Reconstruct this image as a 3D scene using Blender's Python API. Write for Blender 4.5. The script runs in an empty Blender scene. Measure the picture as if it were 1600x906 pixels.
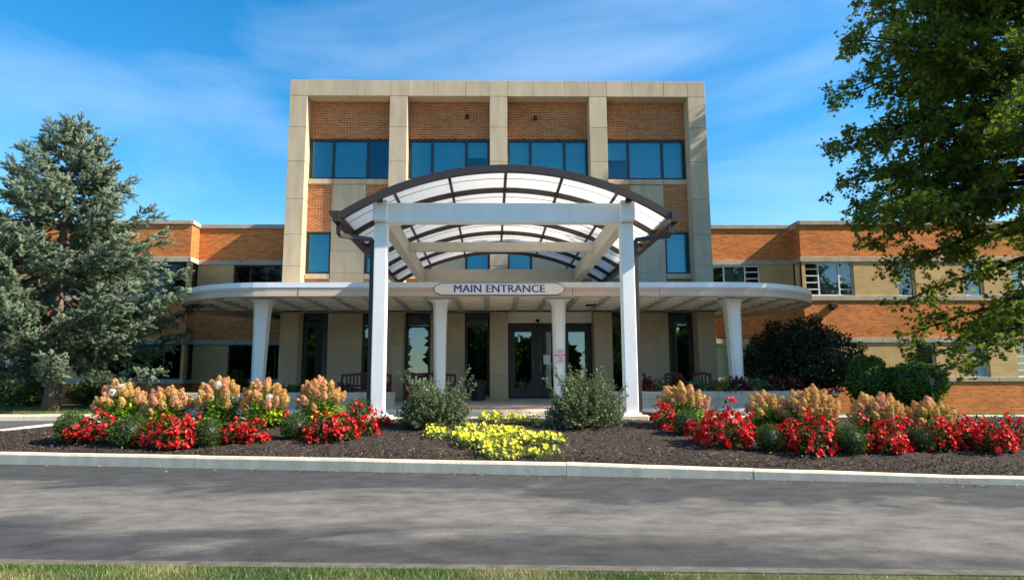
import bpy, bmesh, math, random
import numpy as np
from mathutils import Vector, Matrix

# ------------------------------------------------------------------ camera
F_PX, CX, CY = 1053.0, 785.7, 453.0
PITCH, YAW, ROLL = math.atan(149 / 1053.0), math.radians(0.96), 0.003
EYE = np.array([0.0, 0.0, 1.2])
_F = np.array([math.sin(YAW) * math.cos(PITCH), math.cos(YAW) * math.cos(PITCH), math.sin(PITCH)])
_R = np.array([math.cos(YAW), -math.sin(YAW), 0.0])
_U = np.cross(_R, _F)
_R, _U = _R * math.cos(ROLL) - _U * math.sin(ROLL), _R * math.sin(ROLL) + _U * math.cos(ROLL)

scene = bpy.context.scene
col = scene.collection
cam_data = bpy.data.cameras.new("camera")
cam = bpy.data.objects.new("camera", cam_data)
col.objects.link(cam)
cam_data.sensor_width = 36.0
cam_data.lens = F_PX / 1600 * 36.0
cam_data.shift_x = (800 - CX) / 1600
cam_data.clip_end = 5000
M = Matrix(((_R[0], _U[0], -_F[0], 0), (_R[1], _U[1], -_F[1], 0), (_R[2], _U[2], -_F[2], 0), (0, 0, 0, 1)))
M.translation = Vector(EYE)
cam.matrix_world = M
scene.camera = cam

# ------------------------------------------------------------------ sky, sun, exposure
SUN_DIR = Vector((4.5, -1.0, 0.77 * 4.5)).normalized()          # towards the sun: from the right, slightly in front
SUN_EL = math.asin(SUN_DIR.z)
SUN_ROT = math.atan2(SUN_DIR.x, SUN_DIR.y)
world = bpy.data.worlds.new("World")
scene.world = world
world.use_nodes = True
wn, wl = world.node_tree.nodes, world.node_tree.links
wn.clear()
w_out = wn.new("ShaderNodeOutputWorld")
w_bg = wn.new("ShaderNodeBackground")
w_sky = wn.new("ShaderNodeTexSky")
w_sky.sky_type = 'NISHITA'
w_sky.sun_disc = False
w_sky.sun_elevation = SUN_EL
w_sky.sun_rotation = SUN_ROT
w_sky.altitude = 200
w_sky.air_density = 1.0
w_sky.dust_density = 0.35
w_sky.ozone_density = 1.6
w_bg.inputs["Strength"].default_value = 0.114
w_tc = wn.new("ShaderNodeTexCoord")
w_map = wn.new("ShaderNodeMapping")
w_map.inputs["Scale"].default_value = (.7, .7, 2.6)
w_map.inputs["Rotation"].default_value = (0.0, 0.10, 2.3)
w_noise = wn.new("ShaderNodeTexNoise")
w_noise.inputs["Scale"].default_value = 2.3
w_noise.inputs["Detail"].default_value = 12
w_noise.inputs["Roughness"].default_value = 0.52
w_noise.inputs["Distortion"].default_value = 0.5
w_ramp = wn.new("ShaderNodeMapRange")
w_ramp.inputs["From Min"].default_value = 0.48
w_ramp.inputs["From Max"].default_value = 0.90
w_ramp.inputs["To Max"].default_value = 0.27
w_mix = wn.new("ShaderNodeMixRGB")
w_mix.inputs["Color2"].default_value = (7.2, 7.6, 8.2, 1)
w_sat = wn.new("ShaderNodeHueSaturation")
w_sat.inputs["Saturation"].default_value = 1.45
w_sat.inputs["Hue"].default_value = 0.493
wl.new(w_tc.outputs["Generated"], w_map.inputs["Vector"])
wl.new(w_map.outputs["Vector"], w_noise.inputs["Vector"])
wl.new(w_noise.outputs["Fac"], w_ramp.inputs["Value"])
wl.new(w_ramp.outputs["Result"], w_mix.inputs["Fac"])
wl.new(w_sky.outputs["Color"], w_sat.inputs["Color"])
wl.new(w_sat.outputs["Color"], w_mix.inputs["Color1"])
wl.new(w_mix.outputs["Color"], w_bg.inputs["Color"])
wl.new(w_bg.outputs["Background"], w_out.inputs["Surface"])

sun_data = bpy.data.lights.new("sun", 'SUN')
sun_data.energy = 5.0
sun_data.angle = math.radians(0.5)
sun_data.color = (1.0, 0.91, 0.77)
sun = bpy.data.objects.new("sun", sun_data)
col.objects.link(sun)
sun.rotation_euler = SUN_DIR.to_track_quat('Z', 'Y').to_euler()

scene.view_settings.view_transform = 'Standard'
scene.view_settings.look = 'None'
scene.view_settings.gamma = 1.0
scene.view_settings.use_curve_mapping = False
scene.view_settings.exposure = 1.1
scene.cycles.max_bounces = 8
scene.cycles.transparent_max_bounces = 16


# ------------------------------------------------------------------ pixel helpers (directions only; distance is given)
def ray(px, py):
    return _F + _R * (px - CX) / F_PX - _U * (py - CY) / F_PX


def at(px, py, Y):
    d = ray(px, py)
    return EYE + d * (Y / d[1])


def front_line(x):                     # road-side face of the bed kerb
    return 9.47 - 0.199 * x


def kerb_top(x):
    return float(np.interp(x, [-8, 1, 6], [.178, .165, .088]))


def bed_z(x, y):
    y0 = front_line(x) + 0.16
    t = (y - y0) / max(14.15 - y0, 0.6)
    t = min(max(t, 0.0), 1.0)
    b = kerb_top(x) - .02
    return b + (.52 - b) * t


def lawn_z(y):
    return 0.46 + 0.012 * (y - 17)


def proj(p):
    v = np.asarray(p, float) - EYE
    return CX + F_PX * (v @ _R) / (v @ _F), CY - F_PX * (v @ _U) / (v @ _F)


def on_bed(px, py):
    d = ray(px, py)
    t = 6.0
    while t < 16:
        p = EYE + d * t
        if p[2] <= bed_z(p[0], p[1]):
            return p
        t += 0.01
    return EYE + d * t


# ------------------------------------------------------------------ object helpers
def props(o, label=None, category=None, group=None, kind=None):
    if label: o["label"] = label
    if category: o["category"] = category
    if group: o["group"] = group
    if kind: o["kind"] = kind
    return o


def empty(name, loc=(0, 0, 0), rotz=0.0, **kw):
    o = bpy.data.objects.new(name, None)
    o.empty_display_size = 0.2
    o.location = loc
    o.rotation_euler = (0, 0, rotz)
    col.objects.link(o)
    return props(o, **kw)


def obj(name, mesh, mat=None, parent=None, loc=None, **kw):
    o = bpy.data.objects.new(name, mesh)
    col.objects.link(o)
    if mat is not None and len(mesh.materials) == 0:
        mesh.materials.append(mat)
    if parent is not None:
        o.parent = parent
    if loc is not None:
        o.location = loc
    return props(o, **kw)


class MB:
    """collects simple shapes into one mesh"""
    def __init__(self):
        self.v, self.f = [], []

    def add(self, vs, fs):
        n = len(self.v)
        self.v += [tuple(p) for p in vs]
        self.f += [tuple(i + n for i in f) for f in fs]
        return self

    def box(self, x0, x1, y0, y1, z0, z1):
        return self.add([(x0, y0, z0), (x1, y0, z0), (x1, y1, z0), (x0, y1, z0), (x0, y0, z1), (x1, y0, z1), (x1, y1, z1), (x0, y1, z1)],
                        [(0, 3, 2, 1), (4, 5, 6, 7), (0, 1, 5, 4), (1, 2, 6, 5), (2, 3, 7, 6), (3, 0, 4, 7)])

    def bbox(self, x0, x1, y0, y1, z0, z1, b=0.01):
        """box with chamfered edges"""
        bm = bmesh.new()
        bmesh.ops.create_cube(bm, size=1)
        for v in bm.verts:
            v.co = Vector(((x0 + x1) / 2 + v.co.x * (x1 - x0), (y0 + y1) / 2 + v.co.y * (y1 - y0), (z0 + z1) / 2 + v.co.z * (z1 - z0)))
        bmesh.ops.bevel(bm, geom=bm.edges[:], offset=b, segments=1, affect='EDGES', profile=0.5)
        bm.verts.index_update()
        vs = [v.co[:] for v in bm.verts]
        fs = [[v.index for v in f.verts] for f in bm.faces]
        bm.free()
        return self.add(vs, fs)

    def prism(self, poly, z0, z1):
        n = len(poly)
        vs = [(x, y, z0) for x, y in poly] + [(x, y, z1) for x, y in poly]
        fs = [tuple(range(n - 1, -1, -1)), tuple(range(n, 2 * n))]
        fs += [(i, (i + 1) % n, n + (i + 1) % n, n + i) for i in range(n)]
        return self.add(vs, fs)

    def loft(self, rings, caps=True):
        n = len(rings[0])
        vs = [p for r in rings for p in r]
        fs = []
        for k in range(len(rings) - 1):
            for i in range(n):
                j = (i + 1) % n
                fs.append((k * n + i, k * n + j, (k + 1) * n + j, (k + 1) * n + i))
        if caps:
            fs.append(tuple(range(n - 1, -1, -1)))
            fs.append(tuple((len(rings) - 1) * n + i for i in range(n)))
        return self.add(vs, fs)

    def tube(self, pts, rad, n=6):
        pts = [np.array(p, float) for p in pts]
        if not hasattr(rad, '__len__'): rad = [rad] * len(pts)
        rings = []
        for i, p in enumerate(pts):
            a = pts[max(i - 1, 0)]; b = pts[min(i + 1, len(pts) - 1)]
            t = b - a; t /= (np.linalg.norm(t) + 1e-9)
            h = np.array([0, 0, 1.0]) if abs(t[2]) < 0.9 else np.array([1.0, 0, 0])
            u = np.cross(t, h); u /= np.linalg.norm(u); w = np.cross(t, u)
            off = math.pi / 4 if n == 4 else 0
            rings.append([p + rad[i] * (math.cos(2 * math.pi * k / n + off) * u + math.sin(2 * math.pi * k / n + off) * w) for k in range(n)])
        return self.loft(rings)

    def mesh(self, name, smooth=False):
        m = bpy.data.meshes.new(name)
        m.from_pydata(self.v, [], self.f)
        if smooth:
            m.polygons.foreach_set("use_smooth", [True] * len(m.polygons))
        m.update()
        return m

    def build(self, name, mat, parent=None, smooth=False, **kw):
        return obj(name, self.mesh(name, smooth), mat, parent, **kw)


def box(name, mat, parent, x0, x1, y0, y1, z0, z1, bevel=0, **kw):
    m = MB()
    if bevel: m.bbox(x0, x1, y0, y1, z0, z1, bevel)
    else: m.box(x0, x1, y0, y1, z0, z1)
    return m.build(name, mat, parent, **kw)


def copy_tree(o, parent=None):
    c = o.copy(); col.objects.link(c); c.parent = parent
    for ch in o.children: copy_tree(ch, c)
    return c


def scatter(name, V, F, C, R, S, tint, mat, parent=None, smooth=False, **kw):
    """template (V,F) placed at centres C with frames R (columns = local axes), sizes S; one mesh"""
    V = np.asarray(V, float); F = np.asarray(F, int)
    N, nv, nf, k = len(C), len(V), len(F), F.shape[1]
    S = np.asarray(S, float)
    if S.ndim == 1: S = np.repeat(S[:, None], 3, 1)
    P = (np.einsum('nij,nvj->nvi', R, V[None] * S[:, None, :]) + np.asarray(C)[:, None, :]).reshape(-1, 3)
    I = (F[None] + (np.arange(N) * nv)[:, None, None]).reshape(-1)
    m = bpy.data.meshes.new(name)
    m.vertices.add(N * nv); m.vertices.foreach_set("co", P.astype(np.float32).ravel())
    m.loops.add(N * nf * k); m.loops.foreach_set("vertex_index", I.astype(np.int32))
    m.polygons.add(N * nf)
    m.polygons.foreach_set("loop_start", (np.arange(N * nf) * k).astype(np.int32))
    m.polygons.foreach_set("loop_total", np.full(N * nf, k, np.int32))
    if smooth: m.polygons.foreach_set("use_smooth", np.ones(N * nf, bool))
    a = m.attributes.new("tint", 'FLOAT', 'POINT')
    a.data.foreach_set("value", np.repeat(np.asarray(tint, np.float32), nv))
    m.update(calc_edges=True); m.validate()
    if isinstance(name, str) and parent == 'MESH':
        m.materials.append(mat)
        return m
    return obj(name, m, mat, parent, **kw)


def unit(a):
    return a / (np.linalg.norm(a, axis=-1, keepdims=True) + 1e-9)


def frames(fwd, nrm):
    """frames with local y = fwd, local z ~ nrm"""
    y = unit(fwd); x = unit(np.cross(y, nrm)); z = np.cross(x, y)
    return np.stack([x, y, z], axis=-1)


# leaf templates: y from 0 (stalk) to 1 (tip)
LEAF = ([(0, 0, 0), (.28, .45, .06), (0, 1, -.05), (-.28, .45, .06), (0, .5, 0)], [(0, 1, 4), (1, 2, 4), (2, 3, 4), (3, 0, 4)])
LEAF2 = ([(0, 0, 0), (.3, .5, .07), (0, 1, 0), (-.3, .5, .07)], [(0, 1, 2), (0, 2, 3)])
OAK = ([(0, 0, 0), (.12, .3, .02), (.45, .35, .08), (.2, .55, .02), (.42, .8, .06), (.1, .8, 0), (0, 1.05, -.06), (-.1, .8, 0), (-.42, .8, .06), (-.2, .55, .02), (-.45, .35, .08), (-.12, .3, .02)],
       [(0, 1, 11), (1, 2, 3), (11, 9, 10), (1, 3, 11), (11, 3, 9), (3, 4, 5), (9, 7, 8), (3, 5, 9), (9, 5, 7), (5, 6, 7)])
PETAL4 = []
_v, _f = [], []
for k in range(4):
    a = k * math.pi / 2
    c, s = math.cos(a), math.sin(a)
    pts = [(0, 0, 0), (.34, .32, .16), (.2, .62, .22), (-.2, .62, .22), (-.34, .32, .16)]
    n = len(_v)
    _v += [(x * c - y * s, x * s + y * c, z) for x, y, z in pts]
    _f += [(n, n + 1, n + 2), (n, n + 2, n + 3), (n, n + 3, n + 4)]
PETAL4 = (_v, _f)
_v, _f = [(0, 0, 0)], []
for k in range(10):
    a = k * math.pi / 5
    r = .55 if k % 2 == 0 else .46
    _v.append((r * math.cos(a), r * math.sin(a), .22 + (.06 if k % 2 else 0)))
for k in range(10):
    _f.append((0, 1 + k, 1 + (k + 1) % 10))
TRUMPET = (_v, _f)
_v, _f = [], []
for k in range(18):
    a = k * 2.4; yb = 0.02 + 0.052 * k
    d = np.array([math.cos(a), 0.62, math.sin(a)]); d /= np.linalg.norm(d)
    q = np.array([-math.sin(a), 0, math.cos(a)]) * .085
    b = np.array([0, yb, 0]); n = len(_v)
    L = .40 - .012 * k
    _v += [tuple(b + q), tuple(b - q), tuple(b + d * L)]
    _f.append((n, n + 1, n + 2))
n = len(_v); _v += [(-.05, 0, 0), (.05, 0, 0), (0, 1.1, 0)]; _f.append((n, n + 1, n + 2))
NEEDLE = (_v, _f)


# ------------------------------------------------------------------ materials
def nodes(name):
    m = bpy.data.materials.new(name); m.use_nodes = True
    nt = m.node_tree; nt.nodes.clear()
    out = nt.nodes.new("ShaderNodeOutputMaterial")
    return m, nt, out


def N(nt, t, **kw):
    n = nt.nodes.new(t)
    for k, v in kw.items():
        if k in n.inputs: n.inputs[k].default_value = v
        else: setattr(n, k, v)
    return n


def coords(nt, scale=(1, 1, 1)):
    g = N(nt, "ShaderNodeNewGeometry"); mp = N(nt, "ShaderNodeMapping")
    mp.inputs["Scale"].default_value = scale
    nt.links.new(g.outputs["Position"], mp.inputs["Vector"])
    return mp.outputs["Vector"]


def c4(c): return (c[0], c[1], c[2], 1)


def simple(name, c, rough=.7, var=.12, nscale=3.0, bump=.0, bscale=60, metal=0.0, stretch=(1, 1, 1), rand=.0, spec=.4, c2=None):
    m, nt, out = nodes(name); L = nt.links.new
    p = N(nt, "ShaderNodeBsdfPrincipled"); p.inputs["Roughness"].default_value = rough
    p.inputs["Metallic"].default_value = metal; p.inputs["Specular IOR Level"].default_value = spec
    vec = coords(nt, stretch)
    nz = N(nt, "ShaderNodeTexNoise", Scale=nscale, Detail=7, Roughness=.6); L(vec, nz.inputs["Vector"])
    mr = N(nt, "ShaderNodeMapRange"); mr.inputs["From Min"].default_value = .25; mr.inputs["From Max"].default_value = .75
    L(nz.outputs["Fac"], mr.inputs["Value"])
    mx = N(nt, "ShaderNodeMixRGB"); L(mr.outputs["Result"], mx.inputs["Fac"])
    lo = [x * (1 - var) for x in c]; hi = [x * (1 + var) for x in (c2 or c)]
    mx.inputs["Color1"].default_value = c4(lo); mx.inputs["Color2"].default_value = c4(hi)
    colr = mx.outputs["Color"]
    if rand:
        oi = N(nt, "ShaderNodeObjectInfo"); r2 = N(nt, "ShaderNodeMapRange")
        r2.inputs["To Min"].default_value = 1 - rand; r2.inputs["To Max"].default_value = 1 + rand
        L(oi.outputs["Random"], r2.inputs["Value"])
        hs = N(nt, "ShaderNodeHueSaturation"); L(r2.outputs["Result"], hs.inputs["Value"]); L(colr, hs.inputs["Color"])
        colr = hs.outputs["Color"]
    L(colr, p.inputs["Base Color"])
    if bump:
        n2 = N(nt, "ShaderNodeTexNoise", Scale=bscale, Detail=4); L(coords(nt), n2.inputs["Vector"])
        b = N(nt, "ShaderNodeBump", Strength=bump, Distance=.01); L(n2.outputs["Fac"], b.inputs["Height"]); L(b.outputs["Normal"], p.inputs["Normal"])
    L(p.outputs["BSDF"], out.inputs["Surface"])
    return m


def brick(name, ca, cb, cm, w, h, mortar, off=.5, dark=None, bump=.5):
    m, nt, out = nodes(name); L = nt.links.new
    g = N(nt, "ShaderNodeNewGeometry"); s = N(nt, "ShaderNodeSeparateXYZ"); L(g.outputs["Position"], s.inputs[0])
    ad = N(nt, "ShaderNodeMath", operation='ADD'); L(s.outputs["X"], ad.inputs[0]); L(s.outputs["Y"], ad.inputs[1])
    cb_ = N(nt, "ShaderNodeCombineXYZ"); L(ad.outputs[0], cb_.inputs["X"]); L(s.outputs["Z"], cb_.inputs["Y"])
    bt = N(nt, "ShaderNodeTexBrick"); bt.offset = off
    bt.inputs["Scale"].default_value = 1; bt.inputs["Brick Width"].default_value = w; bt.inputs["Row Height"].default_value = h
    bt.inputs["Mortar Size"].default_value = mortar; bt.inputs["Mortar Smooth"].default_value = .3; bt.inputs["Bias"].default_value = -.1
    bt.inputs["Color1"].default_value = c4(ca); bt.inputs["Color2"].default_value = c4(cb); bt.inputs["Mortar"].default_value = c4(cm)
    L(cb_.outputs[0], bt.inputs["Vector"])
    colr = bt.outputs["Color"]
    # weathered, dull bricks in short horizontal runs
    mp = N(nt, "ShaderNodeMapping"); mp.inputs["Scale"].default_value = (2.3, 13, 1); L(cb_.outputs[0], mp.inputs["Vector"])
    nz = N(nt, "ShaderNodeTexNoise", Scale=1.0, Detail=5, Roughness=.65); L(mp.outputs[0], nz.inputs["Vector"])
    mr = N(nt, "ShaderNodeMapRange"); mr.inputs["From Min"].default_value = .60; mr.inputs["From Max"].default_value = .74; mr.inputs["To Max"].default_value = .55
    L(nz.outputs["Fac"], mr.inputs["Value"])
    mx = N(nt, "ShaderNodeMixRGB"); L(mr.outputs["Result"], mx.inputs["Fac"]); L(colr, mx.inputs["Color1"])
    mx.inputs["Color2"].default_value = c4(dark or [x * .6 for x in ca])
    # slow tone drift
    n3 = N(nt, "ShaderNodeTexNoise", Scale=.5, Detail=4); L(cb_.outputs[0], n3.inputs["Vector"])
    r3 = N(nt, "ShaderNodeMapRange"); r3.inputs["From Min"].default_value = .3; r3.inputs["From Max"].default_value = .7; r3.inputs["To Min"].default_value = .84; r3.inputs["To Max"].default_value = 1.14
    L(n3.outputs["Fac"], r3.inputs["Value"])
    hs = N(nt, "ShaderNodeHueSaturation"); L(r3.outputs["Result"], hs.inputs["Value"]); L(mx.outputs["Color"], hs.inputs["Color"])
    p = N(nt, "ShaderNodeBsdfPrincipled"); p.inputs["Roughness"].default_value = .85; p.inputs["Specular IOR Level"].default_value = .25
    L(hs.outputs["Color"], p.inputs["Base Color"])
    b = N(nt, "ShaderNodeBump", Strength=bump, Distance=.006); b.invert = True; L(bt.outputs["Fac"], b.inputs["Height"]); L(b.outputs["Normal"], p.inputs["Normal"])
    L(p.outputs["BSDF"], out.inputs["Surface"])
    return m


def leafmat(name, stops, trans=.35, rough=.5, gloss=.06):
    """colours picked by the per-leaf tint attribute"""
    m, nt, out = nodes(name); L = nt.links.new
    a = N(nt, "ShaderNodeAttribute"); a.attribute_name = "tint"
    r = N(nt, "ShaderNodeValToRGB"); L(a.outputs["Fac"], r.inputs["Fac"])
    el = r.color_ramp.elements
    while len(el) < len(stops): el.new(.5)
    for e, (pos, c) in zip(el, stops):
        e.position = pos; e.color = c4(c)
    d = N(nt, "ShaderNodeBsdfDiffuse"); t = N(nt, "ShaderNodeBsdfTranslucent"); gl = N(nt, "ShaderNodeBsdfGlossy"); gl.inputs["Roughness"].default_value = rough
    L(r.outputs["Color"], d.inputs["Color"]); L(r.outputs["Color"], t.inputs["Color"])
    m1 = N(nt, "ShaderNodeMixShader", Fac=trans); L(d.outputs[0], m1.inputs[1]); L(t.outputs[0], m1.inputs[2])
    m2 = N(nt, "ShaderNodeMixShader", Fac=gloss); L(m1.outputs[0], m2.inputs[1]); L(gl.outputs[0], m2.inputs[2])
    L(m2.outputs[0], out.inputs["Surface"])
    return m


def glass(name, refl, base, tint, gl_col):
    m, nt, out = nodes(name); L = nt.links.new
    fr = N(nt, "ShaderNodeFresnel", IOR=1.5)
    mu = N(nt, "ShaderNodeMath", operation='MULTIPLY_ADD', use_clamp=True); L(fr.outputs[0], mu.inputs[0]); mu.inputs[1].default_value = refl; mu.inputs[2].default_value = base
    t = N(nt, "ShaderNodeBsdfTransparent"); t.inputs["Color"].default_value = c4(tint)
    g = N(nt, "ShaderNodeBsdfGlossy"); g.inputs["Roughness"].default_value = .01; g.inputs["Color"].default_value = c4(gl_col)
    vec = coords(nt, (1, 1, 1)); nz = N(nt, "ShaderNodeTexNoise", Scale=1.2, Detail=1); L(vec, nz.inputs["Vector"])
    b = N(nt, "ShaderNodeBump", Strength=.06, Distance=.02); L(nz.outputs["Fac"], b.inputs["Height"]); L(b.outputs["Normal"], g.inputs["Normal"])
    mx = N(nt, "ShaderNodeMixShader"); L(mu.outputs[0], mx.inputs[0]); L(t.outputs[0], mx.inputs[1]); L(g.outputs[0], mx.inputs[2])
    L(mx.outputs[0], out.inputs["Surface"])
    return m


MT = {}
MT['stone'] = simple('limestone', (.50, .395, .268), .85, .17, 2.2, .35, 40, stretch=(1.6, 1.6, .35), rand=.06, spec=.2)
MT['stone_joint'] = simple('pale mortar', (.60, .55, .46), .9, .05)
MT['band'] = simple('weathered limestone', (.40, .36, .29), .9, .22, 2.5, .3, 30, rand=.06, spec=.2)
MT['brick'] = brick('orange brick', (.68, .195, .034), (.36, .090, .016), (.55, .30, .14), .215, .0677, .009, dark=(.20, .125, .075))
MT['brick_tower'] = brick('brown orange brick', (.42, .115, .022), (.18, .044, .010), (.56, .36, .20), .215, .0677, .0095, dark=(.16, .10, .06))
MT['buff'] = brick('buff brick', (.58, .385, .17), (.49, .32, .14), (.42, .28, .13), .32, .105, .007, dark=(.36, .26, .13), bump=.3)
MT['bronze'] = simple('dark bronze metal', (.022, .019, .018), .45, .15, 5, spec=.5)
MT['canopy_metal'] = simple('brown black metal', (.042, .028, .021), .42, .15, 5, spec=.5)
MT['white_paint'] = simple('white paint', (.86, .85, .82), .55, .06, 1.6, .1, 25, stretch=(3, 3, .5), spec=.3)
MT['white_frame'] = simple('white frame paint', (.70, .71, .71), .5, .05)
MT['beige'] = simple('beige steel beam', (.60, .56, .47), .6, .07, 2.5, .05)
MT['cap_metal'] = simple('white coping metal', (.82, .84, .87), .4, .03, spec=.4)
MT['siding'] = simple('tan pink siding', (.68, .50, .39), .65, .05, 2)
MT['soffit'] = simple('soffit plaster', (.84, .78, .66), .8, .06, 2)
MT['soffit_rib'] = simple('darker soffit beam', (.56, .50, .41), .8, .06, 2)  # front-to-back ribs, darker tone than the soffit panels
MT['concrete'] = simple('concrete', (.74, .62, .46), .9, .20, 3.0, .5, 45, stretch=(1.6, 1.6, .5), rand=.05, spec=.15)
MT['edging'] = simple('dirty concrete', (.125, .112, .092), .95, .45, 7, .4, 60, spec=.1)
MT['walk'] = simple('walk concrete', (.58, .53, .45), .9, .12, 2.0, .2, 60, spec=.2)
MT['planter'] = simple('planter concrete', (.46, .41, .33), .9, .14, 2.0, .2, 60, rand=.04, spec=.2)
MT['tactile'] = simple('terracotta tile', (.50, .20, .10), .8, .1)
MT['interior'] = simple('dark interior', (.06, .056, .05), .9, .1)
MT['ceiling'] = simple('interior ceiling', (.12, .12, .12), .9, .1)
MT['blind'] = simple('white blind', (.80, .82, .82), .7, .03)
MT['blind_tan'] = simple('cream blind', (.60, .55, .42), .7, .03)
MT['bench'] = simple('dark red paint', (.115, .018, .020), .5, .12, 6)
MT['black'] = simple('black plastic', (.015, .015, .017), .5, .1)
MT['bark'] = simple('bark', (.17, .125, .09), .95, .35, 6, .8, 30, stretch=(1, 1, .25), spec=.1)
MT['bark_dark'] = simple('dark bark', (.05, .042, .036), .95, .3, 6, .6, 30, stretch=(1, 1, .25), spec=.1)
MT['stem'] = simple('green stem', (.10, .12, .04), .8, .2)
MT['blue'] = simple('navy sign paint', (.016, .085, .42), .5, .04)
MT['sign_face'] = simple('pale sign face', (.88, .87, .82), .5, .03, 2)
MT['red_ink'] = simple('red ink', (.50, .03, .05), .5, .03)
MT['sign_white'] = simple('sign white', (.80, .78, .78), .5, .02)
MT['door_green'] = simple('pale green door', (.44, .54, .42), .6, .05)
MT['portal'] = simple('pale portal stone', (.46, .42, .36), .85, .1, 2)
MT['maroon'] = simple('maroon door paint', (.10, .018, .016), .5, .1)
MT['soil'] = simple('soil', (.035, .026, .02), .95, .3, 8, .4, 40, spec=.1)
MT['lamp_grey'] = simple('grey lamp metal', (.22, .21, .19), .5, .1)
MT['glass_up'] = glass('blue coated glass', .9, .05, (.56, .84, .90), (.36, .68, .80))
MT['glass_low'] = glass('dark entrance glass', 1.1, .15, (.34, .40, .40), (.62, .78, .86))
MT['glass_wing'] = glass('wing glass', 1.0, .06, (.62, .68, .68), (.9, .95, 1))
MT['frost'] = simple('frosted glass', (.30, .36, .38), .35, .08, 20)

# translucent roof sheet
m, nt, out = nodes('translucent white sheet')
d = N(nt, "ShaderNodeBsdfDiffuse", Color=(.86, .86, .86, 1)); t = N(nt, "ShaderNodeBsdfTranslucent", Color=(.95, .93, .90, 1))
mx = N(nt, "ShaderNodeMixShader", Fac=.62); nt.links.new(d.outputs[0], mx.inputs[1]); nt.links.new(t.outputs[0], mx.inputs[2]); nt.links.new(mx.outputs[0], out.inputs["Surface"])
MT['sheet'] = m

# asphalt: dark binder with a dusty worn middle and darker edges and patches
m, nt, out = nodes('asphalt'); L = nt.links.new
p = N(nt, "ShaderNodeBsdfPrincipled"); p.inputs["Roughness"].default_value = .88; p.inputs["Specular IOR Level"].default_value = .25
g = N(nt, "ShaderNodeNewGeometry"); s = N(nt, "ShaderNodeSeparateXYZ"); L(g.outputs["Position"], s.inputs[0])
mm = N(nt, "ShaderNodeMath", operation='MULTIPLY_ADD'); L(s.outputs["X"], mm.inputs[0]); mm.inputs[1].default_value = .19; L(s.outputs["Y"], mm.inputs[2])   # across-road distance
vec = coords(nt, (.30, .62, 1)); n1 = N(nt, "ShaderNodeTexNoise", Scale=1.0, Detail=6, Roughness=.6, Distortion=1.6); L(vec, n1.inputs["Vector"])
ad = N(nt, "ShaderNodeMath", operation='MULTIPLY_ADD'); L(n1.outputs["Fac"], ad.inputs[0]); ad.inputs[1].default_value = 4.6; L(mm.outputs[0], ad.inputs[2])
cr = N(nt, "ShaderNodeValToRGB"); r2 = N(nt, "ShaderNodeMapRange"); r2.inputs["From Min"].default_value = 5.6; r2.inputs["From Max"].default_value = 12.6
L(ad.outputs[0], r2.inputs["Value"]); L(r2.outputs["Result"], cr.inputs["Fac"])
e = cr.color_ramp.elements; e[0].position = .0; e[0].color = (.050, .049, .047, 1); e[1].position = 1; e[1].color = (.050, .049, .047, 1)
for pos, c in ((.265, (.052, .051, .049)), (.295, (.082, .078, .072)), (.42, (.158, .141, .121)), (.56, (.136, .123, .107)), (.635, (.090, .085, .078)), (.655, (.056, .055, .053))):
    q = e.new(pos); q.color = c4(c)
n2 = N(nt, "ShaderNodeTexNoise", Scale=45, Detail=8, Roughness=.85); L(coords(nt), n2.inputs["Vector"])
n4 = N(nt, "ShaderNodeTexNoise", Scale=1.0, Detail=6, Roughness=.7); L(coords(nt, (2.2, 3.2, 1)), n4.inputs["Vector"])
av = N(nt, "ShaderNodeMath", operation='ADD'); L(n2.outputs["Fac"], av.inputs[0]); L(n4.outputs["Fac"], av.inputs[1])
r3 = N(nt, "ShaderNodeMapRange"); r3.inputs["From Min"].default_value = .7; r3.inputs["From Max"].default_value = 1.3; r3.inputs["To Min"].default_value = .36; r3.inputs["To Max"].default_value = 1.64
L(av.outputs[0], r3.inputs["Value"])
hs = N(nt, "ShaderNodeHueSaturation"); L(r3.outputs["Result"], hs.inputs["Value"]); L(cr.outputs["Color"], hs.inputs["Color"])
L(hs.outputs["Color"], p.inputs["Base Color"])
b = N(nt, "ShaderNodeBump", Strength=.5, Distance=.008); L(n2.outputs["Fac"], b.inputs["Height"]); L(b.outputs["Normal"], p.inputs["Normal"])
L(p.outputs[0], out.inputs["Surface"]); MT['asphalt'] = m
MT['asphalt2'] = simple('drive asphalt', (.085, .085, .088), .9, .2, 2, .4, 150, spec=.2)
MT['mulch'] = simple('mulch', (.058, .046, .036), .95, .5, 22, 1.0, 45, spec=.1)
MT['verge'] = simple('verge thatch', (.095, .095, .038), .95, .4, 6, .6, 40, spec=.1)
MT['lawn'] = simple('lawn soil', (.060, .085, .022), .95, .35, 3, .6, 40, spec=.1)
MT['earth'] = simple('far ground', (.07, .09, .035), .95, .3, .2, spec=.1)
MT['chips'] = leafmat('bark chips', [(0, (.030, .022, .016)), (.5, (.072, .053, .040)), (.85, (.15, .115, .085)), (1, (.40, .34, .27))], 0, .8, .02)
MT['grass'] = leafmat('grass blades', [(0, (.05, .10, .015)), (.5, (.11, .18, .03)), (.75, (.20, .25, .05)), (.92, (.42, .32, .13)), (1, (.55, .42, .22))], .35)
MT['spruce'] = leafmat('blue spruce needles', [(0, (.055, .078, .036)), (.45, (.150, .205, .120)), (.8, (.29, .365, .25)), (1, (.42, .47, .36))], .15, .7, .02)
MT['twig'] = simple('brown twigs', (.10, .070, .050), .95, .3)
MT['cone'] = simple('spruce cones', (.34, .15, .06), .8, .25, 12)
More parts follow.
